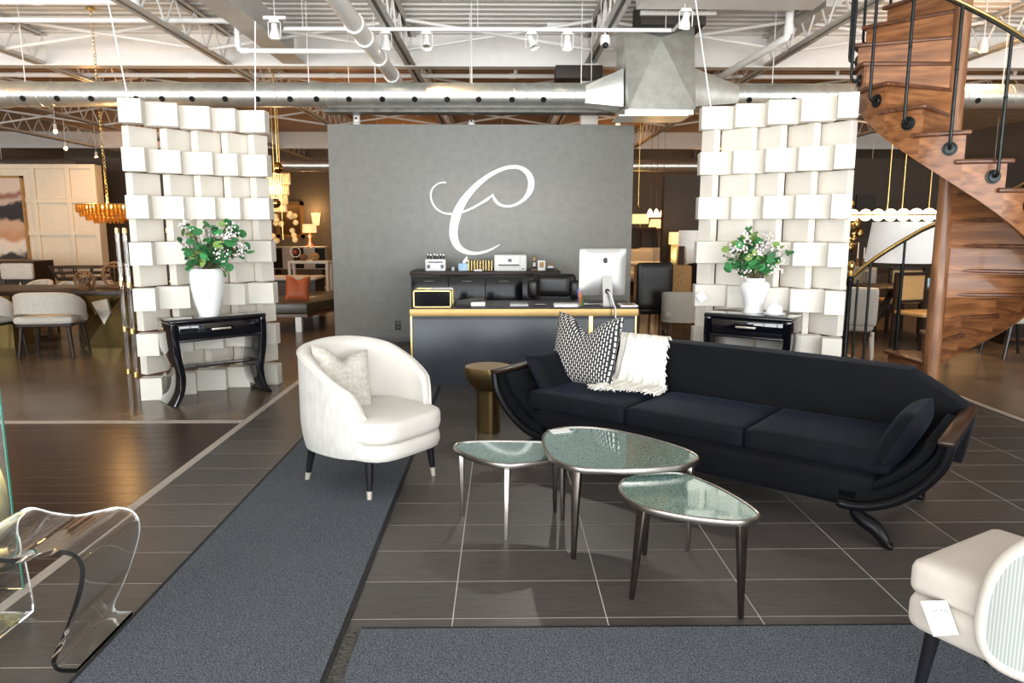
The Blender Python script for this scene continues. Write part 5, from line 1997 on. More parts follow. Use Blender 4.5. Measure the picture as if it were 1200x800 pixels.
# price card with printing, hanging on the chair's front corner
cd = thing('price_card', 'white printed price card propped on the cream chair seat', 'price card', G(1109, 700, 0.40))
hl, hr_ = G(1078, 697, 0.41), G(1108, 696, 0.41)
bl, br = G(1093, 737, 0.335), G(1122, 735, 0.335)
shift = Vector((-0.026, -0.048, 0.006))
C4 = [v + shift - cd.location for v in (hl, hr_, br, bl)]
nrm = (C4[1] - C4[0]).cross(C4[3] - C4[0]).normalized()
if nrm.y > 0:
    nrm = -nrm
cm = MB()
cm.add([tuple(v) for v in C4] + [tuple(v - nrm * 0.002) for v in C4], [(0, 1, 2, 3), (7, 6, 5, 4), (0, 4, 5, 1), (1, 5, 6, 2), (2, 6, 7, 3), (3, 7, 4, 0)])
cm.build('card', 'paper', cd, smooth=False, recalc=True)


def text_on(txt, size, o4, u, v, parent, name):
    c = bpy.data.curves.new(name, 'FONT')
    c.body = txt
    c.size = size
    c.align_x = 'CENTER'
    c.align_y = 'CENTER'
    c.extrude = 0.0002
    ob = bpy.data.objects.new(name, c)
    COL.objects.link(ob)
    dg = bpy.context.evaluated_depsgraph_get()
    me = bpy.data.meshes.new_from_object(ob.evaluated_get(dg))
    bpy.data.objects.remove(ob)
    X_ = (o4[1] - o4[0]).normalized()
    Z_ = nrm
    Y_ = Z_.cross(X_).normalized()
    p = o4[0].lerp(o4[1], u).lerp(o4[3].lerp(o4[2], u), v) + Z_ * 0.0008
    M = Matrix((X_, Y_, Z_)).transposed().to_4x4()
    M.translation = p
    me.transform(M)
    me.materials.clear()
    me.materials.append(MATS['ink'])
    o = bpy.data.objects.new(name, me)
    COL.objects.link(o)
    o.parent = parent
    return o


wd = (C4[1] - C4[0]).length
text_on('CARROCEL', wd * 0.17, C4, 0.5, 0.30, cd, 'printed_name')
text_on('- - - - - - -', wd * 0.07, C4, 0.55, 0.42, cd, 'printed_line')
text_on('. . . . . . . . .', wd * 0.09, C4, 0.55, 0.80, cd, 'printed_line')

# ================================================================== clear acrylic bench and the brass and glass console at the left edge
ab = thing('acrylic_bench', 'clear acrylic waterfall bench standing beside the carpet runner', 'bench', (-1.62, 2.52, 0))
pr_ = smoothpath([(x + 1.62, 0, z) for x, z in [(-2.02, 0.012), (-1.90, 0.012), (-1.875, 0.05), (-1.885, 0.22), (-1.905, 0.36), (-1.885, 0.425), (-1.83, 0.445), (-1.75, 0.425), (-1.66, 0.415), (-1.57, 0.432), (-1.50, 0.445), (-1.445, 0.428), (-1.428, 0.375), (-1.452, 0.28),
                                                (-1.510, 0.14), (-1.552, 0.06), (-1.555, 0.026), (-1.535, 0.011), (-1.48, 0.009)]], 7)
TH = 0.0085
L_, R_ = [], []
for i, p in enumerate(pr_):
    tg = (pr_[min(i + 1, len(pr_) - 1)] - pr_[max(i - 1, 0)]).normalized()
    nn = Vector((-tg.z, 0, tg.x))
    L_.append(p + nn * TH)
    R_.append(p - nn * TH)
nP = len(pr_)
vs = []
for yv in (-0.19, 0.19):
    vs += [(p.x, yv, max(0.0, p.z)) for p in L_] + [(p.x, yv, max(0.0, p.z)) for p in R_]
fs = []
o2 = 2 * nP
for i in range(nP - 1):
    fs += [(i, i + 1, nP + i + 1, nP + i), (o2 + i, o2 + nP + i, o2 + nP + i + 1, o2 + i + 1), (i, o2 + i, o2 + i + 1, i + 1), (nP + i, nP + i + 1, o2 + nP + i + 1, o2 + nP + i)]
fs += [(0, nP, o2 + nP, o2), (nP - 1, o2 + nP - 1, o2 + 2 * nP - 1, 2 * nP - 1)]
MB().add(vs, fs).build('bent_sheet', 'acrylic', ab, ang=50, recalc=True)

gc = thing('glass_console', 'brass and glass console cut off by the picture edge behind the acrylic bench', 'console table', (-2.35, 3.0, 0))
gx = -2.06 + 2.35
MB().b2((-0.9, -0.075, 0.002), (gx - 0.004, -0.067, 0.99)).build('glass_panel', 'glass', gc, smooth=False)
MB().b2((gx - 0.004, -0.076, 0.002), (gx, -0.066, 0.99)).build('glass_edge', 'glass_edge', gc, smooth=False)
MB().tube(smoothpath([(-0.08, 0.10, 0.0), (0.04, 0.10, 0.12), (0.10, 0.10, 0.30), (0.08, 0.10, 0.48), (-0.02, 0.10, 0.66), (-0.25, 0.10, 0.8)], 6), 0.035, 14, sq=1.8).build('brass_arc', 'gold_paint', gc)
MB().box((0.17, -0.16, 0.15), (0.30, 0.012, 0.045), 0.0, Matrix.Rotation(R(-18), 4, 'Y')).build('brass_strap', 'bronze', gc, bevel=0.003)
for x, z in ((0.26, 0.118), (0.10, 0.178)):
    MB().ball((x, -0.168, z), 0.009).build('rivet', 'brass', gc)
MB().b2((-0.25, -0.2, 0.0), (0.10, 0.2, 0.03)).build('base', 'bronze', gc, bevel=0.006)

# ================================================================== background, left: dining group
def tub_chair(label, loc, rz, legs='dark_wood', fab='fabric_oat', group=None, w_=0.62):
    """curved-back dining chair with an open gap between seat and back"""
    c = thing('dining_chair', label, 'chair', (*loc, 0), rz, group)
    MB().soft((0, 0, 0.455), (w_ * 0.92, 0.52, 0.10), 0.05, 8, 0.01).build('seat', fab, c)
    MB().soft((0, 0, 0.392), (w_ * 0.86, 0.48, 0.035), 0.015, 6).build('seat_rail', legs, c)
    n = 26

    def b(u, v, off):
        a = (u - 0.5) * R(205)
        e = 1 - abs(2 * u - 1) ** 3
        x = math.sin(a) * (w_ / 2 + off)
        y = math.cos(a) * (0.27 + off)
        z0, z1 = 0.52 + 0.02 * e - 0.10 * (1 - e), 0.60 + 0.17 * e
        return (x, y + 0.01, z0 + (z1 - z0) * v)
    m = MB()
    m.grid(lambda u, v: b(u, v, 0.03), n, 6)
    m.grid(lambda u, v: b(1 - u, v, -0.03), n, 6)
    m.grid(lambda u, v: Vector(b(u, 1, 0.03)).lerp(Vector(b(u, 1, -0.03)), v) + Vector((0, 0, 0.018 * math.sin(PI * v))), n, 4)
    m.grid(lambda u, v: Vector(b(u, 0, -0.03)).lerp(Vector(b(u, 0, 0.03)), v), n, 2)
    m.build('backrest', fab, c, ang=70)
    for sx in (-1, 1):
        for sy in (-1, 1):
            MB().tube([(sx * w_ * 0.42, sy * 0.24, 0), (sx * w_ * 0.36, sy * 0.20, 0.39)], [0.016, 0.026], 10).build('leg', legs, c)
    return c


tab = thing('dining_table', 'long dark dining table on a faceted gold pedestal base', 'dining table', (-5.55, 9.45, 0))
MB().b2((-1.25, -0.52, 0.70), (0.93, 0.52, 0.755)).build('table_top', 'dark_wood', tab, bevel=0.004)
fct = [((0.20, -0.22), (0.68, -0.22), (0.80, 0.0), (0.68, 0.22), (0.20, 0.22), (0.05, 0)), ((0.34, -0.16), (0.56, -0.30), (0.86, -0.04), (0.60, 0.26), (0.30, 0.2), (0.0, 0.02)), ((0.24, -0.2), (0.74, -0.18), (0.92, 0.0), (0.7, 0.22), (0.2, 0.22), (0.0, 0))]
vs = [(x, y, z) for r_, z in zip(fct, (0.0, 0.42, 0.70)) for x, y in r_]
fs = [(j * 6 + i, j * 6 + (i + 1) % 6, (j + 1) * 6 + (i + 1) % 6, (j + 1) * 6 + i) for j in range(2) for i in range(6)] + [(5, 4, 3, 2, 1, 0), (12, 13, 14, 15, 16, 17)]
pd = MB().add(vs, fs).build('pedestal', 'gold_paint', tab, smooth=False)
kt = MB()
a, b, c_, d_ = [P(x, y, 9.12) - Vector((-5.55, 9.45, 0)) for x, y in ((107, 354), (125, 350), (129, 367), (122, 380))]
kt.add([a, b, c_, d_, a + Vector((0, 0.05, 0)), b + Vector((0, 0.05, 0)), c_ + Vector((0, 0.05, 0)), d_ + Vector((0, 0.05, 0))], [(0, 1, 2, 3), (7, 6, 5, 4), (0, 4, 5, 1), (1, 5, 6, 2), (2, 6, 7, 3), (3, 7, 4, 0)])
kt.build('mirror_facet', 'champagne', pd, smooth=False, recalc=True)
MB().b2((-1.1, -0.2, 0), (-0.7, 0.2, 0.70)).build('pedestal', 'gold_paint', tab, smooth=False)
GRP = 'oatmeal dining chairs at the long table'
q = P(65, 370, 8.75)
tub_chair('oatmeal tub chair with open back pulled up to the dining table by the gold base', (q.x, 8.68), PI + 0.15, group=GRP, w_=0.70)
q = P(6, 378, 8.9)
tub_chair('oatmeal tub chair at the dining table cut by the picture edge', (q.x - 0.08, 8.72), PI - 0.2, group=GRP, w_=0.66)
for px, lb in ((40, 'far-side oatmeal tub chair showing only its curved back, beside the picture edge'), (77, 'far-side oatmeal tub chair showing its back under the black wire bowl'), (112, 'far-side oatmeal tub chair showing its back next to the dark return wall')):
    q = P(px, 335, 10.3)
    tub_chair(lb, (q.x, 10.3), 0.0, group=GRP, w_=0.34)
# wire bowl and wire balls on the table
q = P(100, 341, 9.5)
wb = thing('wire_bowl', 'wide black slatted bowl standing on the dining table', 'bowl', (q.x, 9.5, 0.756))
W0 = 0.42
MB().b2((-0.05, -0.05, 0.0), (0.05, 0.05, 0.10)).build('stem', 'dark_wood', wb, smooth=False)
for z, k in ((0.12, 0.80), (0.19, 0.90), (0.265, 1.0)):
    lp = [(math.cos(2 * PI * i / 24) * W0 * k, math.sin(2 * PI * i / 24) * 0.22 * k, z) for i in range(24)]
    MB().tube(lp, 0.012, 6, closed=True).build('ring', 'dark_wood', wb)
for i in range(12):
    a = 2 * PI * i / 12
    MB().cyl((math.cos(a) * W0 * 0.8, math.sin(a) * 0.176, 0.11), (math.cos(a) * W0, math.sin(a) * 0.22, 0.27), 0.010, n=6).build('slat', 'dark_wood', wb)
MB().prism([(math.cos(2 * PI * i / 24) * W0 * 0.8, math.sin(2 * PI * i / 24) * 0.18) for i in range(24)], 0.095, 0.115).build('tray', 'dark_wood', wb)
for px, py, rr, lb in ((131, 324, 0.17, 'large woven wire ball on the dining table'), (118, 332, 0.12, 'smaller woven wire ball beside the wire bowl')):
    q = P(px, py, 9.3)
    wl = thing('wire_ball', lb, 'ornament', (q.x + (0.06 if rr > 0.15 else -0.06), 9.30 if rr > 0.15 else 9.06, 0.760 + rr))
    rnd2 = random.Random(px)
    for i in range(16):
        e_ = Euler((rnd2.uniform(0, PI), rnd2.uniform(0, PI), 0)).to_matrix()
        MB().tube([e_ @ Vector((rr * math.cos(2 * PI * j / 20), rr * math.sin(2 * PI * j / 20), 0)) for j in range(20)], 0.004, 5, closed=True).build('wire_hoop', 'wood_cut', wl)
# sideboard and stool in front of it
q0, q1 = P(-60, 306, 11.2), P(39, 306, 11.2)
sdb = thing('sideboard', 'dark sideboard under the abstract painting', 'sideboard', (q0.x, 11.2, 0))
wS = q1.x - q0.x
MB().b2((0, 0, 0.1), (wS, 0.5, q1.z)).build('body', 'dark_wood', sdb, bevel=0.004)
for k in range(3):
    d = MB().b2((k * wS / 3 + 0.02, -0.015, 0.14), ((k + 1) * wS / 3 - 0.02, 0.002, q1.z - 0.05)).build('door', 'dark_brown', sdb, bevel=0.003)
    MB().cyl(((k + 0.5) * wS / 3, -0.03, 0.5), ((k + 0.5) * wS / 3, -0.03, 0.7), 0.008, n=8).build('handle', 'brass', d)
MB().b2((0.05, 0.05, 0), (wS - 0.05, 0.45, 0.1)).build('plinth', 'plastic_black', sdb, smooth=False)
q = P(11, 330, 10.7)
bs = thing('bar_chair', 'grey upholstered chair with a dark frame in front of the sideboard', 'chair', (q.x, 10.7, 0))
MB().soft((0, 0, 0.62), (0.46, 0.44, 0.07), 0.03, 6).build('seat', 'fabric_oat', bs)
MB().soft((0, 0.2, 0.88), (0.48, 0.08, 0.24), 0.035, 6).build('backrest', 'fabric_oat', bs)
for sx in (-1, 1):
    for sy in (-1, 1):
        MB().cyl((sx * 0.2, sy * 0.19, 0), (sx * 0.2, sy * 0.19, 0.60 if sy < 0 else 0.8), 0.017, n=8).build('leg', 'dark_wood', bs)
MB().b2((-0.22, -0.21, 0.545), (0.22, 0.21, 0.585)).build('seat_frame', 'dark_wood', bs)
# painting
a, b = P(-40, 414 - 108, 12.97), P(26, 206, 12.97)
pa = thing('painting', 'framed abstract painting in rust, black and cream on the panelled wall', 'painting', ((a.x + b.x) / 2, 12.99, (a.z + b.z) / 2))
pw_, ph_ = b.x - a.x, b.z - a.z
MB().b2((-pw_ / 2 + 0.02, -0.02, -ph_ / 2 + 0.02), (pw_ / 2 - 0.02, 0.0, ph_ / 2 - 0.02)).build('canvas', 'painting', pa, smooth=False)
fm = MB()
for s in (-1, 1):
    fm.b2((s * (pw_ / 2 - 0.018) - 0.018, -0.045, -ph_ / 2), (s * (pw_ / 2 - 0.018) + 0.018, 0.0, ph_ / 2))
    fm.b2((-pw_ / 2, -0.045, s * (ph_ / 2 - 0.018) - 0.018), (pw_ / 2, 0.0, s * (ph_ / 2 - 0.018) + 0.018))
fm.build('frame', 'frame_gold', pa, smooth=False)

# amber chandelier above the table
q = P(127, 251, 9.3)
ch = thing('chandelier', 'oval amber glass chandelier hanging over the dining table', 'chandelier', (q.x, 9.3, q.z))
zc = P(127, 238, 9.3).z - q.z
for k, (rx, z0, hh) in enumerate(((0.37, 0.02, 0.10), (0.33, -0.03, 0.09), (0.26, -0.08, 0.08), (0.17, -0.115, 0.07))):
    dr = MB()
    n = int(46 * rx / 0.37)
    for i in range(n):
        a = 2 * PI * i / n
        x, y = math.cos(a) * rx, math.sin(a) * rx * 0.6
        dr.tube([(x, y, z0 + hh), (x, y, z0 + hh * 0.3), (x, y, z0)], [0.013, 0.017, 0.006], 5)
    o = dr.build('drop_tier', 'amber_glass', ch)
    o['kind'] = 'stuff'
    MB().tube([(math.cos(2 * PI * i / 30) * rx, math.sin(2 * PI * i / 30) * rx * 0.6, z0 + hh) for i in range(30)], 0.008, 6, closed=True).build('ring', 'brass', ch)
for i in range(6):
    a = 2 * PI * i / 6
    MB().ball((math.cos(a) * 0.25, math.sin(a) * 0.15, 0.09), 0.022, 8, 6).build('bulb', 'amber_bulb', ch)
MB().cyl((0, 0, 0.05), (0, 0, 0.16), 0.02, n=10).build('hub', 'brass', ch)
lk = MB()
zz = 0.16
ztop = ZD - q.z
while zz < ztop - 0.05:
    lk.tube([(0.012 * math.cos(2 * PI * i / 8) * (1 if int(zz * 40) % 2 else 0.4), 0.012 * math.cos(2 * PI * i / 8) * (0.4 if int(zz * 40) % 2 else 1), zz + 0.022 + 0.026 * math.sin(2 * PI * i / 8)) for i in range(8)], 0.0035, 4, closed=True)
    zz += 0.043
lk.build('chain', 'brass', ch)
MB().lathe([(0.06, ztop - 0.05), (0.06, ztop - 0.03), (0.02, ztop)], 14).build('ceiling_rose', 'brass', ch)
point(q + Vector((0, -0.02, 0.14)), 35, (1.0, 0.60, 0.24), 0.12, name='chandelier_light')

# acrylic etagere with brass joints beside the left screen
ea, eb = G(152.7, 459.5), G(161.5, 463.7)
et = thing('etagere', 'clear rod shelf stand with brass joints beside the left screen', 'shelf', (ea.x, ea.y, 0))
off = eb - ea
for sx in (0, 0.42):
    for bv in (Vector((0, 0, 0)), off):
        p = bv + Vector((sx * 0.6, 0.45 * (sx > 0), 0))
        r_ = MB().cyl((p.x, p.y, 0), (p.x, p.y, 1.52), 0.017, n=12).build('upright_rod', 'acrylic', et)
        for z in (0.20, 0.60, 1.02, 1.50):
            MB().cyl((p.x, p.y, z - 0.022), (p.x, p.y, z + 0.022), 0.021, n=12).build('brass_joint', 'brass', r_)
for z in (0.62, 1.04):
    sh = MB()
    c4 = [Vector((0, 0, 0)), off, off + Vector((0.252, 0.45, 0)), Vector((0.252, 0.45, 0))]
    sh.prism([(p.x, p.y) for p in c4], z - 0.006, z + 0.006)
    sh.build('glass_shelf', 'glass', et, smooth=False)

# ================================================================== background, between left screen and partition
a, b, c_ = G(339, 393), G(357, 391), G(380, 374)
q1, q2, q3 = P(352, 372, 10.45), P(329, 378, 10.45), P(393, 357, 12.3)
be = thing('leather_bench', 'olive leather bench on white legs with an orange cushion', 'bench', (b.x - 0.05, b.y + 0.15, 0), R(0))
BX0, BX1, BD = -0.95, 0.0, 2.6
bseat = MB()
# runs obliquely back to the right
ob = [(-0.95, 0.0), (0.06, 0.0), (0.62, 1.9), (-0.40, 2.1)]
bseat.prism(ob, 0.27, 0.43)
bseat.build('seat_pad', 'leather_olive', be, bevel=0.02, seg=3)
MB().prism([(x * 0.99, y) for x, y in ob], 0.225, 0.268).build('seat_frame', 'walnut', be)
for x, y in ((-0.08, 0.06), (-0.80, 0.06), (0.44, 1.70), (-0.30, 1.9)):
    MB().b2((x - 0.045, y - 0.045, 0), (x + 0.045, y + 0.045, 0.225)).build('leg', 'white_paint', be, bevel=0.004)
q = P(346, 336, 11.1)
oc_ = pillow_mesh(0.36, 0.38, 0.15, 0.06).build('orange_cushion', 'leather_orange', None, ang=80)
tag(oc_, 'burnt orange leather cushion standing on the olive bench', 'cushion')
stand(oc_, Vector((P(349, 340, 11.0).x, 11.0, 0.62)), (0.25, -1, 0), R(-16), R(-4))
# trunk of slats with a pale top behind the bench
q0, q1 = P(300, 345, 13.2), P(369, 325, 13.2)
bk_ = thing('storage_bench', 'pale-topped dark slatted bench behind the olive bench', 'bench', (q0.x, 13.2, 0))
wT = q1.x - q0.x
MB().b2((0, 0, 0.06), (wT, 0.7, q1.z - 0.05)).build('body', 'dark_wood', bk_, smooth=False)
MB().b2((0.05, 0.05, 0), (wT - 0.05, 0.65, 0.06)).build('plinth', 'plastic_black', bk_, smooth=False)
for k in range(7):
    MB().b2((0.01, -0.02, 0.10 + k * (q1.z - 0.2) / 7), (wT * 0.62, 0.0, 0.10 + (k + 0.7) * (q1.z - 0.2) / 7)).build('slat', 'walnut', bk_, smooth=False)
MB().b2((-0.02, -0.03, q1.z - 0.05), (wT + 0.02, 0.72, q1.z)).build('top', 'fabric_beige', bk_, bevel=0.01)
# white console far behind
q0, q1 = G(342, 340), G(383, 337)
Yw = 17.5
a, b = P(337, 306, Yw), P(384, 306, Yw)
wcn = thing('white_console', 'open white frame console table behind the benches', 'console table', (a.x, Yw, 0))
wW = b.x - a.x
MB().b2((0, 0, a.z - 0.06), (wW, 0.45, a.z)).build('top', 'white_paint', wcn, bevel=0.003)
for x in (0, wW - 0.06):
    for y in (0, 0.39):
        MB().b2((x, y, 0.0), (x + 0.06, y + 0.06, a.z - 0.06)).build('leg', 'white_paint', wcn, smooth=False)
for px, r_, lb in ((356, 0.10, 'round brown wooden ball on the white console'), (368.5, 0.12, 'larger tan wooden ball on the white console')):
    q = P(px, 303, Yw + 0.2)
    o = MB().ball((0, 0, 0), r_, 16, 10, (1, 1, 0.85)).build('wooden_ball', 'wood_cut' if px < 360 else 'tan_weave', None, loc=(q.x, Yw + 0.2, a.z + r_ * 0.85))
    tag(o, lb, 'ornament')
q = P(346, 295, Yw + 0.2)
rgm = thing('ring_ornament', 'white ring ornament with a pink centre on the white console', 'ornament', (q.x, Yw + 0.2, a.z))
MB().tube([(0.12 * math.cos(2 * PI * i / 24), 0, 0.21 + 0.12 * math.sin(2 * PI * i / 24)) for i in range(24)], 0.012, 6, closed=True).build('ring', 'white_paint', rgm)
MB().ball((0, 0, 0.21), 0.06, 12, 8, (1, 0.4, 1)).build('centre', 'red_glass', rgm)
MB().cyl((0, 0, 0), (0, 0, 0.09), 0.02, n=10).build('stem', 'dark_wood', rgm)
q = P(374, 339, 15)
stl = thing('foot_stool', 'small round stool on a metal stem beside the white console', 'stool', (q.x, 15, 0))
zs = P(374, 336, 15).z
MB().lathe([(0.14, zs - 0.05), (0.15, zs - 0.03), (0.14, zs)], 20).build('seat', 'fabric_beige', stl)
MB().cyl((0, 0, 0.02), (0, 0, zs - 0.05), 0.02, n=10).build('stem', 'silver', stl)
MB().lathe([(0.12, 0), (0.12, 0.015), (0.02, 0.03)], 18).build('foot', 'silver', stl)
# far sideboard, lamp, mirror, sconce on the back wall
Yk = 22.5
a, b = P(318, 289, Yk), P(381, 289, Yk)
fs_ = thing('far_sideboard', 'long low sideboard with white and dark doors under the mirror', 'sideboard', (a.x, Yk, 0))
wF = b.x - a.x
zF = a.z
MB().b2((0, 0, 0.25), (wF, 0.5, zF)).build('body', 'white_paint', fs_, smooth=False)
for k in range(5):
    MB().b2((k * wF / 5 + 0.01, -0.02, 0.28), ((k + 1) * wF / 5 - 0.01, 0.0, zF - 0.04)).build('door', 'dark_wood' if k % 2 == 0 else 'white_paint', fs_, smooth=False)
for x in (0.1, wF - 0.1):
    MB().b2((x - 0.03, 0.05, 0), (x + 0.03, 0.45, 0.25)).build('leg', 'dark_wood', fs_, smooth=False)
q = P(363, 287, Yk + 0.2)
lp_ = thing('table_lamp', 'table lamp with red glass base and lit drum shade', 'lamp', (q.x, Yk + 0.25, zF))
MB().lathe([(0.001, 0), (0.12, 0), (0.12, 0.03), (0.05, 0.10), (0.03, 0.22), (0.07, 0.33), (0.02, 0.38)], 18).build('base', 'red_glass', lp_)
zs0, zs1 = P(363, 272.5, Yk).z - zF, P(363, 262.5, Yk).z - zF
MB().cyl((0, 0, 0.36), (0, 0, zs1 - 0.05), 0.012, n=8).build('stem', 'brass', lp_)
MB().lathe([(0.215, zs0), (0.20, zs1), (0.195, zs1), (0.21, zs0)], 26).build('shade', 'shade_lit', lp_)
point((q.x, Yk + 0.05, zF + zs0 - 0.15), 25, (1.0, 0.62, 0.28), 0.1)
a, b = P(324, 279, 23.9), P(355, 236, 23.9)
mr_ = thing('wall_mirror', 'large mirror in a reddish gold frame on the back wall', 'mirror', ((a.x + b.x) / 2, 23.96, (a.z + b.z) / 2))
mw, mh = (b.x - a.x) / 2, (b.z - a.z) / 2
fm = MB()
for s in (-1, 1):
    fm.b2((s * (mw - 0.06) - 0.06, -0.05, -mh), (s * (mw - 0.06) + 0.06, 0, mh))
    fm.b2((-mw, -0.05, s * (mh - 0.06) - 0.06), (mw, 0, s * (mh - 0.06) + 0.06))
fm.build('frame', 'frame_gold', mr_, smooth=False)
MB().b2((-mw + 0.1, -0.03, -mh + 0.1), (mw - 0.1, -0.01, mh - 0.1)).build('glass', 'mirror', mr_, smooth=False)
q = P(370, 256, 23.9)
sc_ = thing('wall_sconce', 'small lit folded sconce beside the framed mirror', 'lamp', (q.x, 23.92, q.z))
MB().lathe([(0.10, -0.22), (0.16, 0.18), (0.15, 0.18), (0.09, -0.22)], 4).build('shade', 'shade_lit', sc_, smooth=False)
MB().b2((-0.04, -0.02, -0.1), (0.04, 0.08, 0.1)).build('backplate', 'brass', sc_)
point((q.x, 23.6, q.z + 0.3), 12, (1.0, 0.6, 0.25), 0.1)
# crystal chandelier and gold globes
q = P(326, 205, 11.5)
cc_ = thing('crystal_chandelier', 'tiered crystal chandelier glowing beside the left screen', 'chandelier', (q.x, 11.5, q.z))
for k, (r_, z1, hh) in enumerate(((0.17, 0.02, 0.16), (0.145, -0.15, 0.15), (0.12, -0.30, 0.14), (0.10, -0.44, 0.12))):
    dr = MB()
    n = int(30 * r_ / 0.17)
    for i in range(n):
        a = 2 * PI * i / n
        dr.tube([(math.cos(a) * r_, math.sin(a) * r_, z1), (math.cos(a) * r_, math.sin(a) * r_, z1 - hh)], [0.008, 0.010], 5)
    o = dr.build('crystal_tier', 'crystal', cc_)
    o['kind'] = 'stuff'
    MB().tube([(math.cos(2 * PI * i / 24) * r_, math.sin(2 * PI * i / 24) * r_, z1) for i in range(24)], 0.008, 5, closed=True).build('ring', 'brass', cc_)
MB().cyl((0, 0, -0.4), (0, 0, ZD - q.z), 0.008, n=6).build('rod', 'brass', cc_)
point((q.x, 11.3, q.z - 0.2), 16, (1.0, 0.70, 0.36), 0.12)
for px, py, Y, r_, lb in ((325, 197, 10.9, 0.085, 'gold mirrored globe pendant above the crystal chandelier'), (323, 238, 10.6, 0.07, 'lower gold mirrored globe pendant half hidden by the left screen')):
    q = P(px, py, Y)
    gp = thing('globe_pendant', lb, 'pendant lamp', q)
    MB().ball((0, 0, 0), r_, 20, 14).build('globe', 'gold_globe', gp)
    MB().cyl((0, 0, r_ - 0.01), (0, 0, ZD - q.z), 0.004, n=6).build('cord', 'brass', gp)
q = P(331, 262, 14)
bb = thing('bubble_chandelier', 'chandelier of small amber glass balls in front of the mirror', 'chandelier', (q.x, 14, q.z))
rb = random.Random(2)
MB().cyl((0, 0, -0.3), (0, 0, ZD - q.z), 0.008, n=6).build('rod', 'brass', bb)
for i in range(16):
    a = rb.uniform(0, 2 * PI)
    r_ = rb.uniform(0.1, 0.26)
    p = (math.cos(a) * r_, math.sin(a) * r_, rb.uniform(-0.34, 0.32))
    MB().ball(p, 0.055, 10, 7).build('glass_ball', 'crystal', bb)

# ================================================================== background, between partition and right screen
def upholstered_chair(name, label, loc, rz, w_, hs, hb, fab, leg, lm='dark_wood', tub=True):
    c = thing(name, label, 'chair', (*loc, 0), rz)
    MB().soft((0, -0.02, hs - 0.05), (w_ - 0.06, w_ * 0.95, 0.12), 0.05, 8, 0.01).build('seat', fab, c)
    if tub:
        n = 22

        def b(u, v, off):
            a = (u - 0.5) * R(190)
            ex = 3.0
            cx, cy = math.sin(a), math.cos(a)
            k = (abs(cx) ** ex + abs(cy) ** ex) ** (-1 / ex)
            e = 1 - abs(2 * u - 1) ** 4
            z0, z1 = hs - 0.14, hb - 0.05 * (1 - e)
            return (cx * k * (w_ / 2 + off), cy * k * (w_ / 2 - 0.02 + off), z0 + (z1 - z0) * v)
        m = MB()
        m.grid(lambda u, v: b(u, v, 0.0), n, 8)
        m.grid(lambda u, v: b(1 - u, v, -0.07), n, 8)
        m.grid(lambda u, v: Vector(b(u, 1, 0.0)).lerp(Vector(b(u, 1, -0.07)), v), n, 3)
        m.build('back_shell', fab, c, ang=60)
    else:
        MB().soft((0, w_ / 2 - 0.05, (hs + hb) / 2 + 0.02), (w_, 0.10, hb - hs + 0.12), 0.04, 8).build('backrest', fab, c)
    for sx in (-1, 1):
        for sy in (-1, 1):
            MB().tube([(sx * w_ * 0.44, sy * w_ * 0.42, 0), (sx * w_ * 0.40, sy * w_ * 0.36, leg)], [0.016, 0.024], 10).build('leg', lm, c)
    return c


q = P(766, 345, 9.75)
upholstered_chair('leather_chair', 'black leather high-back chair right of the reception desk', (q.x, 10.0), PI + 0.1, 0.50, 0.46, 0.98, 'leather_black', 0.42, 'walnut', False)
q = P(799, 370, 9.35)
upholstered_chair('tub_chair', 'light grey upholstered tub chair beside the right screen', (q.x + 0.03, 9.55), PI - 0.15, 0.50, 0.44, 0.70, 'fabric_oat', 0.16)
q = P(792, 340, 11.0)
ta_ = thing('open_armchair', 'wooden armchair with tan cushions behind the grey tub chair', 'armchair', (q.x + 0.1, 11.0, 0), 0.3)
MB().soft((0, 0, 0.42), (0.66, 0.62, 0.14), 0.05, 8).build('seat', 'tan_weave', ta_)
MB().soft((0, 0.28, 0.70), (0.62, 0.14, 0.50), 0.06, 8).build('backrest', 'tan_weave', ta_)
for s in (-1, 1):
    MB().tube([(s * 0.36, -0.3, 0), (s * 0.36, -0.28, 0.62), (s * 0.36, 0.3, 0.60), (s * 0.36, 0.36, 0)], 0.022, 8).build('arm_frame', 'walnut', ta_)
q = P(824, 330, 12.0)
upholstered_chair('leather_chair', 'black armchair in the dim corner before the dark partition', (q.x + 0.05, 12.1), PI, 0.62, 0.46, 0.95, 'leather_black', 0.3, 'dark_wood', True)
a, b = P(742, 308, 15), P(780, 308, 15)
wt = thing('pedestal_table', 'white round pedestal table among the beige seating', 'table', ((a.x + b.x) / 2, 15.2, 0))
MB().lathe([(0.55, a.z - 0.05), (0.58, a.z - 0.02), (0.57, a.z)], 30).build('table_top', 'white_paint', wt)
MB().b2((-0.25, -0.15, 0.0), (0.12, 0.15, a.z - 0.05)).build('pedestal', 'white_paint', wt, bevel=0.01)
for px, py, lb in ((750, 302, 'beige lounge chair back behind the white pedestal table'), (768, 298, 'tan rounded lounge chair beneath the bell pendants')):
    Yl = 16.6 if px < 760 else 17.6
    q = P(px, py, Yl)
    c = thing('lounge_chair', lb, 'chair', (q.x, Yl, 0))
    MB().soft((0, 0, 0.42), (0.75, 0.75, 0.24), 0.09, 8).build('seat', 'fabric_beige', c)
    MB().soft((0, 0.34, 0.72), (0.80, 0.20, 0.62), 0.10, 8).build('backrest', 'fabric_beige', c)
    MB().b2((-0.3, -0.3, 0), (0.3, 0.3, 0.30)).build('plinth', 'dark_wood', c)
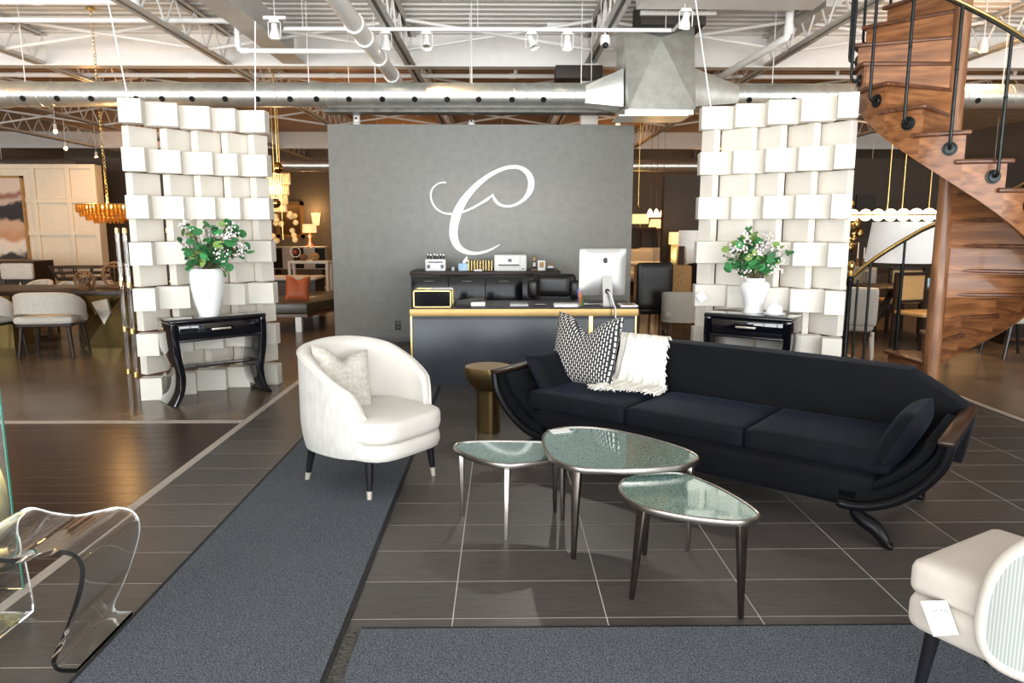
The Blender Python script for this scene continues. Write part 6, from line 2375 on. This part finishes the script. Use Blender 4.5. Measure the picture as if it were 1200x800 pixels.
# lamps before the dark partition
for px, y0, y1, rr, Y, m_, lb in ((808, 288, 270, 0.20, 12.9, 'shade_white_glow', 'white drum lamp on a pale column base beside the right screen'), (790, 286, 272, 0.10, 13.2, 'shade_lit', 'small lit lamp with a cream shade behind the white drum lamp')):
    q = P(px, y0, Y)
    zt = P(px, y1, Y).z
    L = thing('table_lamp', lb, 'lamp', (q.x, Y, 0))
    MB().lathe([(rr, q.z), (rr * 0.97, zt), (rr * 0.94, zt), (rr * 0.97, q.z)], 26).build('shade', m_, L)
    MB().b2((-0.07, -0.07, 0.62), (0.07, 0.07, q.z + 0.02)).build('base', 'white_paint' if m_ == 'shade_white_glow' else 'brass', L, bevel=0.004)
    MB().cyl((0, 0, q.z), (0, 0, zt - 0.05), 0.01, n=6).build('stem', 'brass', L)
q = P(800, 315, 13.0)
lt_ = thing('lamp_table', 'dark lamp table in front of the dark partition', 'side table', (q.x, 13.05, 0))
MB().b2((-0.45, -0.25, 0.57), (0.45, 0.30, 0.62)).build('table_top', 'dark_wood', lt_)
for sx in (-1, 1):
    for sy in (-1, 1):
        MB().b2((sx * 0.40 - 0.025, sy * 0.22 - 0.025, 0), (sx * 0.40 + 0.025, sy * 0.22 + 0.025, 0.57)).build('leg', 'dark_wood', lt_, smooth=False)
point((P(790, 280, 13.0).x, 12.9, 1.75), 4, (1.0, 0.62, 0.28), 0.08)
# bell pendants
for px, lb in ((761.5, 'first glowing bell pendant in a row behind the partition edge'), (769, 'middle glowing bell pendant in the row'), (776.5, 'glowing bell pendant closest to the dark partition')):
    q = P(px, 254, 16)
    b_ = thing('bell_pendant', lb, 'pendant lamp', (q.x, 16, q.z))
    MB().lathe([(0.064, 0), (0.062, 0.06), (0.042, 0.13), (0.015, 0.17)], 16).build('shade', 'globe_lit', b_)
    MB().cyl((0, 0, 0.16), (0, 0, ZD - q.z), 0.004, n=6).build('cord', 'wood_cut', b_)
    point((q.x, 15.9, q.z - 0.06), 6, (1.0, 0.62, 0.28), 0.06)
a, b = P(742, 262, 18.5), P(759, 251, 18.5)
yl = thing('lit_lamp', 'square yellow lampshade glowing on a dark cabinet', 'lamp', ((a.x + b.x) / 2, 18.5, 0))
MB().b2((-(b.x - a.x) / 2, -0.15, a.z), ((b.x - a.x) / 2, 0.15, b.z)).build('shade', 'shade_yellow', yl, smooth=False)
MB().cyl((0, 0, P(750, 266, 18.5).z), (0, 0, a.z + 0.02), 0.02, n=8).build('base', 'brass', yl)
a2, b2 = P(740, 266, 18.6), P(762, 266, 18.6)
cb_ = thing('dark_cabinet', 'tall dark cabinet under the yellow lampshade', 'cabinet', ((a2.x + b2.x) / 2, 18.6, 0))
MB().b2((-0.35, -0.25, 0.05), (0.35, 0.25, a2.z)).build('body', 'walnut', cb_, bevel=0.004)
for s in (-1, 1):
    MB().b2((s * 0.17 - 0.16, -0.265, 0.1), (s * 0.17 + 0.16, -0.25, a2.z - 0.05)).build('door', 'dark_wood', cb_, bevel=0.003)
q = P(770, 262, 20)
tl = thing('table_lamp', 'orange-lit table lamp deep behind the bell pendants', 'lamp', (q.x, 20, 0))
MB().lathe([(0.24, q.z - 0.12), (0.18, q.z + 0.12), (0.17, q.z + 0.12), (0.23, q.z - 0.12)], 20).build('shade', 'shade_lit', tl)
MB().lathe([(0.12, 0), (0.10, 0.1), (0.04, 0.6), (0.03, q.z)], 14).build('base', 'dark_wood', tl)
q = P(748, 240, 12.2)
cp = thing('chain_pendant', 'thin brass chain pendant hanging beside the partition edge', 'pendant lamp', (q.x, 12.2, q.z))
MB().cyl((0, 0, 0), (0, 0, ZD - q.z), 0.006, n=6).build('chain', 'brass', cp)
MB().ball((0, 0, -0.02), 0.03, 10, 7).build('finial', 'brass', cp)

# ================================================================== background, right
q = G(1041, 428)
fl_ = thing('floor_lamp', 'floor lamp with a large white drum shade behind the staircase rail', 'floor lamp', (P(1050, 400, 7.6).x, 7.6, 0))
zs0, zs1 = P(1052, 307, 7.6).z, P(1052, 260, 7.6).z
MB().lathe([(0.365, zs0), (0.315, zs1), (0.310, zs1), (0.360, zs0)], 40).build('shade', 'shade_white_glow', fl_)
MB().tube([(0, 0, 0.02), (0, 0, 0.30), (0, 0, zs1 - 0.05)], [0.035, 0.022, 0.018], 14).build('pole', 'iron', fl_)
MB().lathe([(0.16, 0), (0.16, 0.02), (0.04, 0.05)], 26).build('base', 'iron', fl_)
MB().tube([(0, 0, zs1 - 0.02), (0, 0, zs1 + 0.03)], 0.012, 8).build('finial', 'silver', fl_)
# linear globe chandelier
a, b = P(985, 252, 8.6), P(1089, 251, 8.6)
gl = thing('globe_chandelier', 'brass bar chandelier with a row of glowing glass globes', 'chandelier', (a.x, 8.6, a.z))
n = 9
for i in range(n):
    x = (b.x - a.x) * i / (n - 1)
    y = -0.25 * (i / (n - 1))
    MB().ball((x, y, 0), 0.066 + 0.012 * i / (n - 1), 18, 12).build('globe', 'globe_lit', gl)
for yo, r_ in ((-0.08, 0.010),):
    MB().tube([(0, -0.07, 0), ((b.x - a.x), -0.25 - 0.082, 0)], 0.010, 8).build('bar', 'brass', gl)
for px in (1035, 1052, 1083):
    x = P(px, 240, 8.6).x - a.x
    MB().cyl((x, -0.1, 0.05), (x + 0.0, -0.1, ZD - a.z), 0.006, n=6).build('suspension_rod', 'brass', gl)
point(((a.x + b.x) / 2, 8.3, a.z - 0.15), 22, (1.0, 0.72, 0.42), 0.2)
q = P(1012, 385, 8.0)
upholstered_chair('dining_chair', 'pale upholstered dining chair beside the newel post', (q.x + 0.05, 8.35), PI - 0.5, 0.50, 0.46, 0.78, 'fabric_oat', 0.3, 'fabric_beige', False)
q = P(1010, 325, 10.5)
upholstered_chair('curved_chair', 'grey curved-back chair at the dark dining table', (q.x - 0.1, 10.6), -1.2, 0.6, 0.5, 0.95, 'fabric_oat', 0.36)
# dark table with cane chairs
q = P(1065, 345, 9.6)
dt = thing('dining_table', 'dark dining table with angled legs right of the floor lamp', 'dining table', (q.x, 9.8, 0))
MB().b2((-0.55, -0.4, 0.70), (1.1, 0.5, 0.74)).build('table_top', 'dark_wood', dt, bevel=0.004)
for s in (-0.35, 0.85):
    MB().tube([(s + 0.25, 0, 0.70), (s - 0.10, 0, 0.0)], 0.045, 4).build('leg', 'dark_wood', dt)
    MB().tube([(s - 0.25, 0.1, 0.70), (s + 0.10, 0.1, 0.0)], 0.045, 4).build('leg', 'dark_wood', dt)
for px, py, Y, rz_, lb in ((1052, 330, 10.6, PI, 'cane-backed dark chair on the far side of the dark dining table'), (1082, 362, 9.0, 0.3, 'dark chair with tan seat tucked at the dark dining table')):
    q = P(px, py, Y)
    c = thing('cane_chair', lb, 'chair', (q.x, Y, 0), rz_)
    MB().soft((0, 0, 0.46), (0.5, 0.48, 0.05), 0.02, 6).build('seat', 'tan_weave', c)
    MB().b2((-0.22, 0.215, 0.60), (0.22, 0.235, 0.92)).build('cane_panel', 'tan_weave', c)
    fr2 = MB()
    for s in (-1, 1):
        fr2.b2((s * 0.235 - 0.02, 0.205, 0), (s * 0.235 + 0.02, 0.245, 0.95))
    fr2.b2((-0.25, 0.205, 0.92), (0.25, 0.245, 0.96))
    fr2.b2((-0.25, 0.205, 0.57), (0.25, 0.245, 0.61))
    fr2.build('back_frame', 'dark_wood', c, smooth=False)
    for s in (-1, 1):
        MB().b2((s * 0.22 - 0.02, -0.235, 0), (s * 0.22 + 0.02, -0.195, 0.44)).build('leg', 'dark_wood', c, smooth=False)
q = P(1088, 343, 9.5)
tag(MB().b2((-0.07, -0.05, 0), (0.07, 0.05, 0.11)).build('tabletop_box', 'tissue_blue', None, bevel=0.003, loc=(P(1088, 340, 9.7).x, 9.7, 0.741)), 'pale blue box standing on the dark dining table', 'box')
q = G(1096, 410)
pf_ = thing('pouffe', 'woven tan pouffe on a dark base behind the stair pole', 'pouffe', (q.x + 0.42, q.y + 0.40, 0))
MB().lathe([(0.30, 0.05), (0.36, 0.10), (0.30, 0.40), (0.20, 0.46)], 18).build('cushion', 'tan_weave', pf_)
MB().lathe([(0.28, 0), (0.28, 0.05)], 18).build('base', 'dark_wood', pf_)
for px, hh, lb in ((1004.5, 284, 'brown candlestick with a white candle on the far cabinet'), (1012, 290, 'second slim white candle beside the brown candlestick')):
    q = P(px, 308, 12.5)
    zt = P(px, hh, 12.5).z
    c = thing('candlestick', lb, 'candlestick', (q.x, 12.5, q.z - 0.12))
    MB().lathe([(0.06, 0), (0.055, 0.03), (0.02, 0.05), (0.03, 0.10), (0.018, 0.16), (0.03, 0.20)], 14).build('holder', 'wood_cut', c)
    MB().cyl((0, 0, 0.20), (0, 0, zt - q.z + 0.12), 0.012, n=10).build('candle', 'paper', c)
a, b = P(995, 320, 12.4), P(1035, 320, 12.4)
zz = P(1005, 308, 12.5).z - 0.12
cbn = thing('far_cabinet', 'low dark cabinet carrying the candlesticks', 'cabinet', (a.x, 12.3, 0))
MB().b2((-0.45, 0.05, 0), (b.x - a.x + 0.15, 0.4, 0.08)).build('plinth', 'plastic_black', cbn, smooth=False)
MB().b2((-0.5, 0, 0.08), (b.x - a.x + 0.2, 0.45, zz)).build('body', 'dark_wood', cbn, bevel=0.004)
for k in range(2):
    MB().b2((-0.45 + k * 0.6, -0.015, 0.12), (0.10 + k * 0.6, 0.0, zz - 0.05)).build('door', 'dark_brown', cbn, bevel=0.003)
a, b = P(1001, 275, 14.95), P(1027, 228, 14.95)
dp = thing('dark_picture', 'dark framed picture on the lounge wall behind the globe chandelier', 'picture', ((a.x + b.x) / 2, 14.97, (a.z + b.z) / 2))
mw, mh = (b.x - a.x) / 2, (b.z - a.z) / 2
MB().b2((-mw, -0.02, -mh), (mw, 0.03, mh)).build('frame', 'plastic_black', dp, smooth=False)
MB().b2((-mw + 0.05, -0.024, -mh + 0.05), (mw - 0.05, -0.019, mh - 0.05)).build('print', 'dark_brown', dp, smooth=False)
q = P(1003, 262, 13.2)
gs = thing('gold_sculpture', 'gold leaf sculpture glimmering behind the globe chandelier', 'sculpture', (q.x, 13.2, 0))
MB().cyl((0, 0, 0), (0, 0, q.z - 0.5), 0.03, n=8).build('stand', 'dark_wood', gs)
rb = random.Random(9)
for i in range(18):
    p = Vector((rb.uniform(-0.12, 0.12), rb.uniform(-0.05, 0.05), q.z + rb.uniform(-0.5, 0.35)))
    MB().ball(p, rb.uniform(0.05, 0.08), 6, 4, (1, 0.3, 1.2)).build('gold_leaf', 'bronze', gs)
# right edge: book block and dark legs behind the stair
q = P(1194, 262, 9.5)
sh2 = thing('display_cabinet', 'dark display cabinet behind the staircase with an orange box on it', 'cabinet', (q.x + 0.3, 9.5, 0))
zq_ = P(1194, 266, 9.5).z
MB().b2((-0.45, -0.2, 0.1), (0.6, 0.25, zq_ - 0.03)).build('body', 'dark_wood', sh2, bevel=0.004)
MB().b2((-0.5, -0.22, zq_ - 0.03), (0.65, 0.27, zq_)).build('top', 'walnut', sh2, bevel=0.003)
for x in (-0.42, 0.55):
    MB().b2((x - 0.03, -0.17, 0), (x + 0.03, 0.22, 0.1)).build('foot', 'dark_wood', sh2, smooth=False)
tag(MB().b2((-0.14, -0.1, 0), (0.16, 0.1, 0.085)).build('orange_box', 'orange_plastic', None, bevel=0.003, loc=(q.x + 0.02, 9.5, zq_)), 'orange box lying on the dark display cabinet', 'box')
q = G(1187, 422)
sl = thing('side_chair', 'chair with slanting black legs half hidden behind the staircase', 'chair', (q.x + 0.15, q.y + 0.25, 0))
MB().soft((0, 0, 0.46), (0.5, 0.5, 0.08), 0.035, 6).build('seat', 'fabric_oat', sl)
MB().soft((0.2, 0.0, 0.72), (0.08, 0.46, 0.4), 0.035, 6).build('backrest', 'fabric_oat', sl)
for sx in (-1, 1):
    for sy in (-1, 1):
        MB().tube([(sx * 0.24, sy * 0.22, 0), (sx * 0.16, sy * 0.18, 0.43)], [0.016, 0.024], 8).build('leg', 'black_leg', sl)

# warm fill lamps added under the deck to brighten the back of the showroom
FILLS = ((-10, 13.5, 'beyond the cream panelled wall'), (-6.5, 12.0, 'in front of the cream panelled wall'), (-6.5, 17, 'behind the panelled wall'), (-2.8, 13.5, 'above the slatted storage bench'),
         (-2.5, 19, 'above the white frame console'), (2.3, 14.9, 'before the dark partition'), (3, 19, 'behind the dark partition'), (6.5, 11.5, 'above the cane chairs'), (8.5, 16, 'beyond the lounge wall'),
         (-10, 20, 'in the far corner behind the panelled wall'), (6, 21, 'in the far corner behind the lounge wall'), (5.6, 8.8, 'above the display cabinet'), (-6.6, 8.2, 'above the oatmeal dining chairs'), (10, 10, 'along the side wall past the staircase'))
for x, y, wh in FILLS:
    L = thing('fill_lamp', 'small warm fill lamp added ' + wh, 'spotlight', (x, y, 3.55), 0, 'added fill lamps in the back')
    MB().lathe([(0.05, 0), (0.055, 0.04), (0.04, 0.14)], 14).build('lamp_head', 'plastic_white', L)
    MB().lathe([(0.001, -0.002), (0.042, -0.004), (0.042, 0.01), (0.001, 0.012)], 12).build('lens', 'amber_bulb', L)
    MB().cyl((0, 0, 0.13), (0, 0, ZD - 3.55), 0.008, n=6).build('rod', 'steel_white', L)
    spot((x, y, 3.50), (x, y, 0), 190 if x > 5 and y < 12 else 125, (1.0, 0.60, 0.28), 125, 0.06, 0.6)
    point((x, y, 3.40), 16, (1.0, 0.48, 0.16), 0.08)  # extra bare point added at each fill lamp to warm the back ceiling
